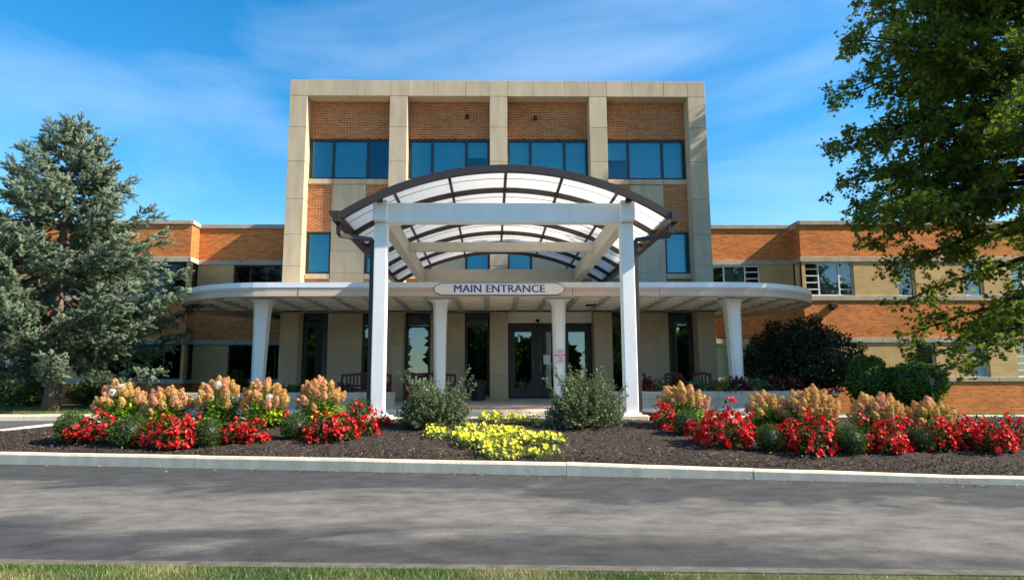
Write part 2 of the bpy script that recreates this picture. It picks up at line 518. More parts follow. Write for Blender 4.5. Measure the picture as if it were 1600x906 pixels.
MT['oak'] = leafmat('oak leaves', [(0, (.060, .092, .010)), (.5, (.140, .195, .017)), (.85, (.29, .32, .030)), (.98, (.42, .32, .03)), (1, (.46, .11, .03))], .55, .6, .02)
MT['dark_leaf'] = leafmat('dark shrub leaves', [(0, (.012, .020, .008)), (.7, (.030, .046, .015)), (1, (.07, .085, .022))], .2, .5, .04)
MT['box_leaf'] = leafmat('boxwood leaves', [(0, (.030, .068, .010)), (.6, (.068, .125, .016)), (1, (.17, .23, .030))], .28, .6, .02)
MT['dome_leaf'] = leafmat('bright conifer tufts', [(0, (.050, .115, .010)), (.6, (.120, .225, .017)), (1, (.23, .33, .03))], .25, .6, .03)
MT['sage'] = leafmat('grey green leaves', [(0, (.055, .085, .030)), (.5, (.12, .165, .065)), (.85, (.24, .28, .15)), (1, (.36, .38, .24))], .3, .6, .02)
MT['hyd_leaf'] = leafmat('hydrangea leaves', [(0, (.05, .13, .012)), (.4, (.16, .30, .02)), (.8, (.36, .46, .03)), (1, (.60, .55, .05))], .4, .6, .015)
MT['beg_leaf'] = leafmat('begonia leaves', [(0, (.020, .040, .010)), (.45, (.055, .075, .016)), (.75, (.11, .035, .014)), (1, (.20, .24, .035))], .3, .6, .02)
MT['red_petal'] = leafmat('red petals', [(0, (.26, .004, .008)), (.35, (.56, .008, .010)), (.75, (.76, .014, .012)), (1, (.85, .09, .06))], .35, .5, .03)
MT['yellow_petal'] = leafmat('yellow petals', [(0, (.55, .48, .015)), (.6, (.74, .68, .03)), (1, (.84, .80, .20))], .3, .6, .02)
MT['pet_leaf'] = leafmat('petunia leaves', [(0, (.07, .12, .02)), (.6, (.20, .26, .04)), (.85, (.33, .30, .07)), (1, (.26, .15, .06))], .35)
MT['coleus'] = leafmat('dark red foliage', [(0, (.040, .008, .010)), (.7, (.10, .018, .016)), (1, (.22, .06, .02))], .3)
MT['green_fol'] = leafmat('bedding foliage', [(0, (.035, .09, .015)), (.6, (.08, .17, .03)), (1, (.18, .28, .07))], .3)
MT['panicle'] = []
for nm, st in (('peach florets', [(0, (.42, .20, .050)), (.5, (.64, .36, .115)), (1, (.78, .51, .21))]),
               ('rosy florets', [(0, (.46, .18, .09)), (.5, (.66, .31, .17)), (1, (.78, .46, .28))]),
               ('golden florets', [(0, (.42, .24, .055)), (.5, (.64, .41, .12)), (1, (.78, .56, .23))]),
               ('white florets', [(0, (.62, .55, .44)), (.5, (.78, .72, .62)), (1, (.85, .82, .74))])):
    MT['panicle'].append(leafmat(nm, st, .25, .7, .02))

# ------------------------------------------------------------------ ground, road, kerbs, bed
YR = lambda x: 4.71 - 0.07 * x          # near edge of the road


def sheet(name, poly, z, mat, **kw):
    m = MB(); n = len(poly)
    m.add([(x, y, z) for x, y in poly], [tuple(range(n))])
    return m.build(name, mat, **kw)


g = MB()
g.add([(-1500, -1500, -.06), (1500, -1500, -.06), (1500, 1500, -.06), (-1500, 1500, -.06)], [(0, 1, 2, 3)])
g.build('ground', MT['earth'], kind='structure')
sheet('road', [(-60, YR(-60) - 1.2), (60, YR(60) - 1.2), (60, front_line(60) + 12), (60, 13.0), (-60, 25)], 0.0, MT['asphalt'], kind='structure')
# near concrete edging, one part per poured length
edge = empty('road_edging', kind='structure')
for k in range(-6, 7):
    x0, x1 = k * 3.0, k * 3.0 + 2.996
    m = MB(); w = .13
    m.prism([(x0, YR(x0) - w), (x1, YR(x1) - w), (x1, YR(x1)), (x0, YR(x0))], -.02, .02)
    m.build('edging_slab', MT['edging'], edge)
verge = MB()
vx = np.linspace(-40, 40, 81); vy = np.array([0, .35, .8, 1.5, 3, 6, 40])
for i, x in enumerate(vx):
    for j, q in enumerate(vy):
        verge.v.append((x, YR(x) - .128 - q, .012 + min(q, 2) * .03 + (0.012 * math.sin(x * 3 + q * 5) if q > .1 else 0)))
for i in range(len(vx) - 1):
    for j in range(len(vy) - 1):
        a = i * len(vy) + j; verge.f.append((a + 1, a + 1 + len(vy), a + len(vy), a))
verge.build('verge', MT['verge'], kind='structure', smooth=True)

# planting bed surface with a slightly lumpy mulch skin
random.seed(5); rng = np.random.default_rng(5)
BACK = [(30, 14.2), (-5.6, 14.2), (-7.4, 14.05), (-8.6, 13.6), (-9.4, 12.9), (-10.3, 12.15), (-12, 11.95)]
def back_y(x):
    pts = sorted(BACK)
    return float(np.interp(x, [p[0] for p in pts], [p[1] for p in pts]))
bed = MB(); nx, ny = 300, 44
for i in range(nx + 1):
    x = -12 + 34 * i / nx
    y0, y1 = front_line(x) + .15, back_y(x)
    for j in range(ny + 1):
        y = y0 + (y1 - y0) * j / ny
        inner = min(j, ny - j, 4) / 4
        bed.v.append((x, y, bed_z(x, y) + inner * (.03 * math.sin(x * 1.7 + y * 2.3) * math.sin(y * 1.9 - x) + random.uniform(-.012, .012))))
for i in range(nx):
    for j in range(ny):
        a = i * (ny + 1) + j
        bed.f.append((a, a + ny + 1, a + ny + 2, a + 1))
bed.build('mulch_bed', MT['mulch'], kind='structure', smooth=True)
# loose bark chips (uncountable)
nC = 90000
cx_ = rng.uniform(-11, 11, nC); tt = rng.uniform(0, 1, nC) ** 1.5
cy_ = np.array([front_line(x) + .17 + (back_y(x) - front_line(x) - .25) * t for x, t in zip(cx_, tt)])
cz_ = np.array([bed_z(x, y) + .03 * math.sin(x * 1.7 + y * 2.3) * math.sin(y * 1.9 - x) for x, y in zip(cx_, cy_)]) + rng.uniform(.0, .016, nC)
ang = rng.uniform(0, 2 * np.pi, nC)
fw = np.stack([np.cos(ang), np.sin(ang), rng.normal(0, .35, nC)], 1); nr = unit(np.stack([rng.normal(0, .5, nC), rng.normal(0, .5, nC), np.ones(nC)], 1))
scatter('mulch_chips', [(-.16, 0, 0), (.16, .05, 0), (.12, 1, .05), (-.14, .9, 0)], [(0, 1, 2, 3)], np.stack([cx_, cy_, cz_], 1), frames(fw, nr), rng.uniform(.016, .045, nC), rng.beta(1.6, 3.2, nC) * .95 + (rng.random(nC) < .05) * .3, MT['chips'], kind='stuff')

nL = 900
lx = rng.uniform(-9, 9, nL); lt = rng.uniform(0, 1, nL)
ly = np.array([front_line(x) + .2 + 1.6 * t for x, t in zip(lx, lt)]); lz = np.array([bed_z(x, y) for x, y in zip(lx, ly)]) + .03
k = 260
lx[:k] = rng.uniform(-7, 7, k); ly[:k] = [front_line(x) - .02 - abs(rng.normal(0, .22)) for x in lx[:k]]; lz[:k] = .012
ang = rng.uniform(0, 6.28, nL); fw = np.stack([np.cos(ang), np.sin(ang), rng.normal(0, .2, nL)], 1)
MT['litter'] = leafmat('fallen leaves', [(0, (.10, .05, .02)), (.45, (.26, .15, .06)), (.7, (.40, .30, .16)), (.8, (.45, .02, .02)), (1, (.50, .42, .20))], .1, .8, .01)
scatter('fallen_leaves', LEAF2[0], LEAF2[1], np.stack([lx, ly, lz], 1), frames(fw, unit(np.stack([rng.normal(0, .3, nL), rng.normal(0, .3, nL), np.ones(nL)], 1))), rng.uniform(.025, .055, nL), rng.random(nL), MT['litter'], kind='stuff')
# front kerb of the bed: poured lengths
kerb = empty('bed_kerb', kind='structure')
def kerb_piece(parent, p0, p1, z0, z1, w, name='kerb_stone', mat=None):
    """kerb between two points, rounded top edges; z0/z1 = (bottom, top) at both ends"""
    p0, p1 = np.array(p0, float), np.array(p1, float)
    t = p1 - p0; L_ = np.linalg.norm(t); t /= L_; nrm = np.array([-t[1], t[0]])
    prof = [(0, 0), (w, 0), (w, 1 - .12), (w - .02, 1), (.03, 1), (.008, 1 - .16)]
    rings = []
    nseg = 5
    for k in range(nseg + 1):
        s_ = .004 + (L_ - .008) * k / nseg
        c = p0 + t * s_; f = k / nseg
        b_ = z0[0] * (1 - f) + z1[0] * f; tp = z0[1] * (1 - f) + z1[1] * f + random.uniform(-.004, .004)
        wob = random.uniform(-.004, .004)
        rings.append([(c[0] + nrm[0] * (u + wob), c[1] + nrm[1] * (u + wob), b_ + (tp - b_) * h) for u, h in prof])
    m = MB(); m.loft(rings); return m.build(name, mat or MT['concrete'], parent)
kx = [-12.2, -8.3, -4.42, -1.45, 1.0, 3.35, 5.65, 7.9, 10.4, 13, 16, 19, 22]
for a, b_ in zip(kx[:-1], kx[1:]):
    kerb_piece(kerb, (a, front_line(a)), (b_, front_line(b_)), (-.05, kerb_top(a)), (-.05, kerb_top(b_)), .15)
rear = empty('bed_rear_kerb', kind='structure')
bp = [(22, 14.2), (18, 14.2), (14.5, 14.2), (11, 14.2), (7.5, 14.2), (4.2, 14.2), (1.2, 14.2), (-1.8, 14.2), (-5.6, 14.2), (-7.4, 14.05), (-8.6, 13.6), (-9.4, 12.9), (-10.3, 12.15), (-12, 11.95)]
for a, b_ in zip(bp[:-1], bp[1:]):
    za, zb = bed_z(*a) + .035, bed_z(*b_) + .035
    kerb_piece(rear, b_, a, (.05, zb), (.05, za), .15)

# drive lane behind the bed, left approach, walk, lawns
dz = lambda y: .36
sheet('drive_lane', [(-7.38, 14.2), (10.4, 14.2), (10.4, 18.7), (-7.38, 18.7)], .40, MT['walk'], kind='structure')
dm = MB(); dm.add([(-40, 13.0, .30), (-12, 12.05, .18), (-10.3, 12.25, .24), (-9.4, 13.0, .31), (-8.6, 13.7, .36), (-7.4, 14.2, .404), (-7.4, 17.6, .404), (-40, 17.6, .404)], [tuple(range(8))])
dm.build('side_drive', MT['asphalt2'], kind='structure')
far = empty('drive_kerb', kind='structure')
fx = [-34, -30, -26, -22, -18.5, -15, -11.5, -8.6]
for a, b_ in zip(fx[:-1], fx[1:]):
    kerb_piece(far, (a, 17.0), (b_, 17.0), (.2, .53), (.2, .53), .18)
def lawn_r(y):
    return float(np.interp(y, [15, 19, 25], [.40, .36, .06]))
def terrain(name, x0, x1, y0, y1, mat, zf=None):
    t = MB(); n = 24
    for i in range(n + 1):
        for j in range(n + 1):
            x = x0 + (x1 - x0) * i / n; y = y0 + (y1 - y0) * j / n
            t.v.append((x, y, (zf or lawn_z)(y) + .02 * math.sin(x * 1.3) * math.sin(y * 1.1)))
    for i in range(n):
        for j in range(n):
            a = i * (n + 1) + j; t.f.append((a, a + n + 1, a + n + 2, a + 1))
    return t.build(name, mat, kind='structure', smooth=True)
terrain('lawn_left', -60, -8.4, 17.17, 40, MT['lawn'])
terrain('lawn_right', 10.2, 60, 14.34, 40, MT['lawn'], lawn_r)
terrain('lawn_strip', 8.8, 10.25, 18.9, 40, MT['lawn'], lawn_r)
wk = MB(); wk.add([(-8.8, 18.75, .56), (9.2, 18.75, .56), (9.2, 24.6, .76), (-8.8, 24.6, .76), (-8.8, 18.75, .2), (9.2, 18.75, .2)], [(0, 1, 2, 3), (4, 5, 1, 0)])
wk.build('entrance_walk', MT['walk'], kind='structure')
wkerb = empty('walk_kerb', kind='structure')
for k in range(6):
    a = -8.8 + 3 * k
    kerb_piece(wkerb, (a, 18.6), (a + 3, 18.6), (.2, .555), (.2, .555), .14)
tac = empty('tactile_strip', kind='structure')
for k in range(10):
    a = -2.7 + .6 * k
    m = MB(); m.box(a, a + .592, 18.76, 19.36, .555, .583)
    for i in range(6):
        for j in range(3):
            m.box(a + .05 + i * .09, a + .085 + i * .09, 18.82 + j * .18, 18.86 + j * .18, .583, .592)
    m.build('tactile_tile', MT['tactile'], tac)

# ------------------------------------------------------------------ windows
def window(parent, x0, x1, z0, z1, y, vm=(), hm=None, fmat='bronze', gmat='glass_up', fw=.06, blind=None, name='window', depth=.09, split=None):
    """frame mesh + one pane object per light; vm = mullion x positions, hm = {light index: [z...]}"""
    fr = MB(); fm = MT[fmat]
    fr.box(x0, x1, y, y + depth, z1 - fw, z1); fr.box(x0, x1, y, y + depth, z0, z0 + fw)
    fr.box(x0, x0 + fw, y, y + depth, z0 + fw, z1 - fw); fr.box(x1 - fw, x1, y, y + depth, z0 + fw, z1 - fw)
    xs = [x0 + fw]
    for v in vm:
        fr.box(v - fw / 2, v + fw / 2, y + .002, y + depth - .002, z0 + fw, z1 - fw); xs += [v - fw / 2, v + fw / 2]
    xs.append(x1 - fw)
    lights = [(xs[i], xs[i + 1]) for i in range(0, len(xs), 2)]
    cells = []
    for i, (a, b_) in enumerate(lights):
        zs = [z0 + fw]
        for h in (hm or {}).get(i, []):
            fr.box(a, b_, y + .004, y + depth - .004, h - fw * .4, h + fw * .4); zs += [h - fw * .4, h + fw * .4]
        zs.append(z1 - fw)
        cells += [(a, b_, zs[k], zs[k + 1]) for k in range(0, len(zs), 2)]
    w = fr.build(name, fm, parent)
    for a, b_, c, d_ in cells:
        box('pane', MT[gmat], w, a - .004, b_ + .004, y + .035, y + .043, c - .004, d_ + .004)
    if blind:
        bl = MB()
        for i, (a, b_) in enumerate(lights):
            if i not in blind: continue
            zt = z1 - fw - .01; zb = z0 + fw + blind[i] * (z1 - z0)
            k = 0
            while zt - k * .075 > zb:
                zc = zt - k * .075
                bl.add([(a + .02, y + .125, zc), (b_ - .02, y + .125, zc), (b_ - .02, y + .105, zc - .0735), (a + .02, y + .105, zc - .0735)], [(0, 1, 2, 3)])
                k += 1
        bl.build('blind', MT['blind'], w)
    return w


# ------------------------------------------------------------------ tower
YF, YB = 23.6, 24.15
RW, PER, X0 = .65, 3.665, -7.40
tower = empty('entrance_tower', (0.25, YF, .74), label='tall beige stone-framed tower block behind the arched canopy, with four brick and window bays', category='building')
tower_inv = Matrix.Translation((-0.25, -YF, -.74))
def tp(o):
    return o
class Sub:                                # parent whose children are built in world coordinates
    pass
def world_parent(root):
    root.matrix_world = Matrix.Translation(root.location)
def adopt(o, root):
    o.parent = root
    o.matrix_parent_inverse = Matrix.Translation(-Vector(root.location))
_obj = obj
def obj(name, mesh, mat=None, parent=None, loc=None, **kw):      # parts are modelled in world coordinates
    o = _obj(name, mesh, mat, None, loc, **kw)
    if parent is not None:
        o.parent = parent
        if parent.type == 'EMPTY' and parent.get('world', 1):
            o.matrix_parent_inverse = Matrix.Translation(-Vector(parent.location))
    return o

GAP = .007
def stone(parent, x0, x1, y0, y1, z0, z1, mat='stone', name='stone_panel'):
    return box(name, MT[mat], parent, x0 + GAP, x1 - GAP, y0, y1, z0 + GAP, z1 - GAP, .006)

FLOOR = .76
TOP, OPEN = 12.36, 11.74
ribs = [(X0 + PER * i, X0 + PER * i + RW) for i in range(5)]
# cores behind the panels (joint colour)
cores = MB()
for a, b_ in ribs: cores.box(a + .02, b_ - .02, YF + .03, YF + .58, .3, OPEN)
cores.box(ribs[0][0] + .02, ribs[4][1] - .02, YF + .03, YF + .58, OPEN + .02, TOP - .02)
cores.build('wall_core', MT['stone_joint'], tower)
rib_z = [.70, 1.55, 2.60, 3.72, 4.70, 5.40, 6.55, 7.85, 9.25, 10.55, OPEN]
for i, (a, b_) in enumerate(ribs):
    for z0, z1 in zip(rib_z[:-1], rib_z[1:]):
        stone(tower, a, b_, YF, YF + .62, z0, z1, name='pier_stone')
    stone(tower, a, b_, YF, YF + .62, OPEN, TOP, name='frieze_stone')
for i in range(4):
    a, b_ = ribs[i][1], ribs[i + 1][0]
    cut = [a, a + .95, a + 2.12, b_]
    for q0, q1 in zip(cut[:-1], cut[1:]):
        stone(tower, q0, q1, YF, YF + .62, OPEN, TOP, name='frieze_stone')
for i in range(4):
    a, b_ = ribs[i][1], ribs[i + 1][0]
    s0, s1 = a + .89, b_ - .89
    box('brick_panel', MT['brick_tower'], tower, a, b_, YB, YB + .35, 10.30, OPEN + .01)
    bl = [{0: .02, 1: .02}, {0: .02, 1: .02, 2: .55}, {0: .02, 1: .16, 2: .02}, {0: .50, 1: .02, 2: .02}][i]
    window(tower, a, b_, 8.75, 10.30, YB + .04, vm=(s0 - .02, s1 + .02), gmat='glass_up', fw=.075, blind=bl)
    for q0, q1 in ((a, s0), (s0, s1), (s1, b_)):
        stone(tower, q0, q1, YB - .05, YB + .3, 8.55, 8.75, name='sill_stone')
    # second floor: brick over window | stone | brick over window
    for q0, q1 in ((a, s0), (s1, b_)):
        box('brick_panel', MT['brick_tower'], tower, q0, q1, YB, YB + .35, 6.77, 8.55)
        window(tower, q0, q1, 5.21, 6.77, YB + .04, gmat='glass_up', fw=.065, blind={0: .02})
        stone(tower, q0, q1, YB - .05, YB + .3, 5.02, 5.21, name='sill_stone')
        box('brick_panel', MT['brick_tower'], tower, q0, q1, YB, YB + .35, 4.3, 5.02)
    for z0, z1 in ((4.3, 5.25), (5.25, 6.05), (6.05, 7.3), (7.3, 8.55)):
        stone(tower, s0, s1, YB - .012, YB + .3, z0, z1)
    box('wall_core', MT['stone_joint'], tower, s0 + .01, s1 - .01, YB + .01, YB + .28, 4.0, 8.5)
    # ground floor
    if i != 2:
        for q0, q1 in ((a, s0), (s1, b_)):
            window(tower, q0, q1, .84, 3.78, YB + .04, hm={0: [3.30]}, gmat='glass_low', fw=.085)
            stone(tower, q0, q1, YB - .04, YB + .25, .66, .84, name='sill_stone')
        for z0, z1 in ((.66, 1.55), (1.55, 2.60), (2.60, 3.78)):
            stone(tower, s0, s1, YB - .012, YB + .3, z0, z1)
        box('wall_core', MT['stone_joint'], tower, s0 + .01, s1 - .01, YB + .01, YB + .28, .7, 3.76)
    else:
        box('door_header', MT['soffit'], tower, a, b_, YB - .02, YB + .3, 3.42, 3.80)
        fr = MB(); y0, y1 = YB + .02, YB + .16
        fr.box(a, b_, y0, y1, 3.32, 3.415); fr.box(a, a + .09, y0, y1, .77, 3.32); fr.box(b_ - .09, b_, y0, y1, .77, 3.32)
        w3 = (b_ - a - .18)
        for k in (1, 2): fr.box(a + .09 + w3 * k / 3 - .035, a + .09 + w3 * k / 3 + .035, y0 + .002, y1 - .002, .77, 3.32)
        fr.build('door_frame', MT['bronze'], tower)
        for k in range(3):
            d0 = a + .09 + w3 * k / 3 + (.04 if k else .004); d1 = a + .09 + w3 * (k + 1) / 3 - (.04 if k < 2 else .004)
            leaf = MB(); g0, g1 = d0 + .155, d1 - .155
            leaf.box(d0, d1, y0 + .03, y1 - .04, .785, 1.10); leaf.box(d0, d1, y0 + .03, y1 - .04, 3.10, 3.315)
            leaf.box(d0, g0, y0 + .03, y1 - .04, 1.10, 3.10); leaf.box(g1, d1, y0 + .03, y1 - .04, 1.10, 3.10)
            dl = leaf.build('door', MT['bronze'], tower)
            box('pane', MT['glass_low'], dl, g0 - .004, g1 + .004, y0 + .06, y0 + .068, 1.096, 3.104)
            h = MB(); hx = d1 - .08 if k == 0 else d0 + .08
            h.tube([(hx, y0 + .02, 1.75), (hx, y0 - .03, 1.75), (hx, y0 - .03, 2.05), (hx, y0 + .02, 2.05)], .012, 6)
            h.build('handle', MT['lamp_grey'], dl)
            if k == 1:
                box('notice', MT['sign_white'], dl, d0 + .20, d0 + .45, y0 + .050, y0 + .056, 1.95, 2.28)
# interior box and unseen roof block behind frame, shaped to shadow the left wing
roofblk = MB()
roofblk.box(-6.90, 7.40, 27.2, 42, .3, 10.05)
roofblk.box(-6.90, 7.40, 24.55, 25.2, 10.32, 10.5); roofblk.box(-6.90, 7.40, 25.1, 25.2, 9.9, 10.32); roofblk.box(-6.90, 7.40, 25.2, 27.2, 9.9, 10.05); roofblk.box(-6.90, -6.78, 24.3, 25.1, 9.9, 10.32); roofblk.box(7.28, 7.40, 24.3, 25.1, 9.9, 10.32)
roofblk.box(-6.90, -6.78, 24.3, 27.2, .3, 9.9); roofblk.box(7.28, 7.40, 24.3, 27.2, .3, 9.9)
roofblk.build('main_block', MT['interior'], tower)
fl = MB()
for z in (.70, 4.05, 7.9): fl.box(-6.78, 7.28, 24.5, 27.2, z - .25 if z > 1 else z - .1, z)
fl.build('interior_floor', MT['ceiling'], tower)
for k, (px, py) in enumerate(((730, 183), (836, 185))):
    p_ = at(px, py, YB - .05)
    m = MB(); m.bbox(p_[0] - .07, p_[0] + .07, YB - .12, YB, p_[2] - .07, p_[2] + .06, .012); m.box(p_[0] - .05, p_[0] + .05, YB - .16, YB - .12, p_[2] + .03, p_[2] + .055)
    m.build('wall_light', MT['black'], None, label=('small black wall light high on tower brick, the left of two', 'small black wall light high on tower brick, the right of two')[k], category='light', group='wall lights on the tower')
m = MB(); p_ = at(840, 502, YB - .05)
m.bbox(p_[0] - .07, p_[0] + .07, YB - .10, YB - .02, 3.46, 3.55, .015); m.tube([(p_[0], YB - .09, 3.48), (p_[0], YB - .09, 3.43)], .035, 8)
m.build('door_sensor', MT['black'], None, label='small black sensor on the pale header above the entrance doors', category='sensor')

# ------------------------------------------------------------------ brick wings
YP, YRc = 26.7, 27.45
LV = dict(ground=.35, s2b=1.30, s2t=1.47, b2b=2.85, b2t=3.05, s1b=4.54, s1t=4.74, b1b=6.12, b1t=6.32, copb=7.65, copt=7.82)
def band_run(parent, x0, x1, y, z0, z1, proj_=.06, seg=1.55, name='band_stone', ret=None):
    n = max(1, round((x1 - x0) / seg))
    for k in range(n):
        a = x0 + (x1 - x0) * k / n; b_ = x0 + (x1 - x0) * (k + 1) / n
        box(name, MT['band'], parent, a + .004, b_ - .004, y - proj_, y + .28, z0, z1, .008)
def band_side(parent, x, y0, y1, z0, z1, sgn, name='band_stone', proj_=.06):
    a, b_ = (x, x + proj_) if sgn > 0 else (x - proj_, x)
    box(name, MT['band'], parent, min(a, b_), max(a, b_), y0 - proj_, y1 - .065, z0 + .001, z1 - .001, .008)

def wing(sign, label):
    root = empty('brick_wing', (sign * 20, YP, .4), label=label, category='building')
    xc = 12.55 if sign > 0 else -12.05            # corner where the wing steps forward
    xt = 7.42 if sign > 0 else -6.92              # against the tower
    xe = 46 if sign > 0 else -44
    def run(y, a, b_, spans):                     # one facade plane between a and b_
        lo, hi = min(a, b_), max(a, b_)
        for z0, z1 in ((-.3, LV['s2b']), (LV['s2t'], LV['s1b']) if False else (LV['b2t'], LV['s1b']), (LV['b1t'], LV['copb'])):
            box('brick_wall', MT['brick'], root, lo, hi, y, y + .3, z0, z1)
        for z0, z1, pr in ((LV['s2b'], LV['s2t'], .05), (LV['b2b'], LV['b2t'], .05), (LV['s1b'], LV['s1t'], .05), (LV['b1b'], LV['b1t'], .05), (LV['copb'], LV['copt'], .07)):
            band_run(root, lo, hi, y, z0, z1, pr, name='coping_stone' if z1 == LV['copt'] else 'band_stone')
        for z0, z1, wins in ((LV['s2t'], LV['b2b'], spans[0]), (LV['s1t'], LV['b1b'], spans[1])):
            cur = lo
            for w in sorted(wins, key=lambda w: w['x'][0]):
                q0, q1 = w['x']
                if q0 > cur + .01: box('buff_wall', MT['buff'], root, cur, q0, y, y + .3, z0, z1)
                w['make'](q0, q1, z0, z1, y); cur = q1
            if cur < hi - .01: box('buff_wall', MT['buff'], root, cur, hi, y, y + .3, z0, z1)
    return root, run, xc, xt, xe

def X(px, py, Y): return float(at(px, py, Y)[0])
def louver(x0, x1, z0, z1, n=5): return [z0 + (z1 - z0) * k / n for k in range(1, n)]

# right wing
rootR, runR, xc, xt, xe = wing(1, 'low orange and buff brick wing with white-framed windows, right of the tower behind the oak')
def w3(parent, fmat, gmat, blind=None, lv=(0, 2)):
    def mk(q0, q1, z0, z1, y):
        a, b_ = q0 + (q1 - q0) * .29, q0 + (q1 - q0) * .71
        window(parent, q0, q1, z0, z1, y + .10, vm=(a, b_), hm={i: louver(q0, q1, z0, z1) for i in lv}, fmat=fmat, gmat=gmat, fw=.055, blind=blind)
    return mk
def w1(parent, fmat, gmat, hm=None, blind=None, y_in=.12):
    def mk(q0, q1, z0, z1, y):
        h = {0: [z0 + (z1 - z0) * t for t in hm]} if hm else None
        window(parent, q0, q1, z0, z1, y + y_in, hm=h, fmat=fmat, gmat=gmat, fw=.05, blind=blind)
    return mk
def door_mk(parent):
    def mk(q0, q1, z0, z1, y):
        window(parent, q0, q1, z0, z1, y + .10, fmat='white_frame', gmat='door_green', fw=.07, name='door')
    return mk
wf, gw = 'white_frame', 'glass_wing'
low = [dict(x=(X(1433, 560, YP), X(1463, 560, YP)), make=w1(rootR, wf, gw, hm=(.38,), blind={0: .45})),
       dict(x=(X(1514, 560, YP), X(1546, 560, YP)), make=w1(rootR, wf, 'frost')),
       dict(x=(X(1589, 560, YP), X(1650, 560, YP)), make=w3(rootR, wf, gw, {1: .1})),
       dict(x=(26, 27.6), make=w3(rootR, wf, gw, {1: .1})), dict(x=(31, 31.9), make=w1(rootR, wf, gw)), dict(x=(36, 38), make=w3(rootR, wf, gw, {1: .3}))]
up = [dict(x=(xc + .14, X(1335, 440, YP)), make=w3(rootR, wf, gw, {1: .02})),
      dict(x=(X(1403, 440, YP), X(1431, 440, YP)), make=w1(rootR, wf, gw, hm=(.4,))),
      dict(x=(X(1506, 440, YP), X(1537, 440, YP)), make=w1(rootR, wf, gw, hm=(.4,), blind={0: .5})),
      dict(x=(X(1582, 440, YP), X(1650, 440, YP)), make=w3(rootR, wf, gw, {1: .2})),
      dict(x=(26, 27.6), make=w3(rootR, wf, gw, {1: .1})), dict(x=(31, 31.9), make=w1(rootR, wf, gw)), dict(x=(36, 38), make=w3(rootR, wf, gw, {1: .3}))]
box('corner_post', MT['white_frame'], rootR, xc, xc + .14, YP + .02, YP + .16, LV['s1t'], LV['b1b'])
runR(YP, xc, xe, (low, up))
lowr = [dict(x=(X(1119, 560, YRc), X(1142, 560, YRc)), make=door_mk(rootR)), dict(x=(X(1166, 560, YRc), X(1190, 560, YRc)), make=w1(rootR, wf, 'frost'))]
upr = [dict(x=(X(1109, 425, YRc), X(1188, 425, YRc)), make=w3(rootR, wf, gw, {1: .0}, lv=(2,)))]
runR(YRc, xt, xc - .002, (lowr, upr))
# left-facing return of the step
for z0, z1, mt in ((-.3, LV['s2b'], 'brick'), (LV['s2t'], LV['b2b'], 'buff'), (LV['b2t'], LV['s1b'], 'brick'), (LV['b1t'], LV['copb'], 'brick')):
    box('brick_wall' if mt == 'brick' else 'buff_wall', MT[mt], rootR, xc + .002, xc + .3, YP + .301, YRc + .3, z0, z1)
box('corner_panel', MT['blind_tan'], rootR, xc + .06, xc + .1, YP + .18, YRc - .02, LV['s1t'], LV['b1b'])
for key in (('s2b', 's2t'), ('b2b', 'b2t'), ('s1b', 's1t'), ('b1b', 'b1t'), ('copb', 'copt')):
    band_side(rootR, xc, YP, YRc, LV[key[0]], LV[key[1]], -1, 'coping_stone' if key[0] == 'copb' else 'band_stone')

# left wing
rootL, runL, xcl, xtl, xel = wing(-1, 'low orange and buff brick wing with dark-framed windows, left of the tower behind the spruce')
MT['glass_dimmed'] = glass('wing glass darkened for tree reflections', .8, .02, (.25, .28, .28), (.6, .7, .75))  # dark tree reflections put into the glass as lower tint and gloss
bz, gd = 'bronze', 'glass_dimmed'
def w4(parent, n):
    def mk(q0, q1, z0, z1, y):
        window(parent, q0, q1, z0, z1, y + .10, vm=[q0 + (q1 - q0) * k / n for k in range(1, n)], fmat=bz, gmat=gd, fw=.06)
    return mk
xp0, xp1 = X(-6, 580, YP), X(47, 580, YP)
lowL = [dict(x=(X(167, 560, YP), xcl - .12), make=w4(rootL, 4)), dict(x=(-26, -24.2), make=w4(rootL, 2))]
upL = [dict(x=(X(205, 430, YP), xcl - .12), make=w4(rootL, 3)), dict(x=(X(60, 430, YP), X(120, 430, YP)), make=w4(rootL, 2)), dict(x=(-26, -24), make=w4(rootL, 2)), dict(x=(-34, -31), make=w4(rootL, 3))]
runL(YP, xel, xcl, (lowL, upL))
runL(YRc, xcl + .002, xtl, ([dict(x=(X(356, 560, YRc), xtl - .02), make=w4(rootL, 4))], [dict(x=(X(365, 425, YRc), X(441, 425, YRc)), make=w4(rootL, 3))]))
for z0, z1, mt in ((-.3, LV['s2b'], 'brick'), (LV['b2t'], LV['s1b'], 'brick'), (LV['b1t'], LV['copb'], 'brick')):
    box('brick_wall', MT[mt], rootL, xcl - .3, xcl - .002, YP + .301, YRc + .3, z0, z1)
for z0, z1 in ((LV['s2t'], LV['b2b']), (LV['s1t'], LV['b1b'])):
    box('corner_post', MT['bronze'], rootL, xcl - .12, xcl - .02, YP + .1, YP + .2, z0, z1)
    box('corner_panel', MT['bronze'], rootL, xcl - .10, xcl - .05, YP + .201, YRc, z0, z1)
for key in (('s2b', 's2t'), ('b2b', 'b2t'), ('s1b', 's1t'), ('b1b', 'b1t'), ('copb', 'copt')):
    band_side(rootL, xcl, YP, YRc, LV[key[0]], LV[key[1]], 1, 'coping_stone' if key[0] == 'copb' else 'band_stone')
for r_, x0, x1 in ((rootR, 7.45, 46), (rootL, -44, -6.95)):       # rooms and roof behind the facade
    m = MB(); m.box(x0, x1, 30.0, 30.3, .1, 7.5); m.box(x0, x1, 27.8, 30.0, 7.25, 7.4); m.box(x0, x1, 27.8, 30.0, 4.3, 4.5); m.box(x0, x1, 27.8, 30.0, .2, .5)
    m.build('interior', MT['ceiling'], r_)
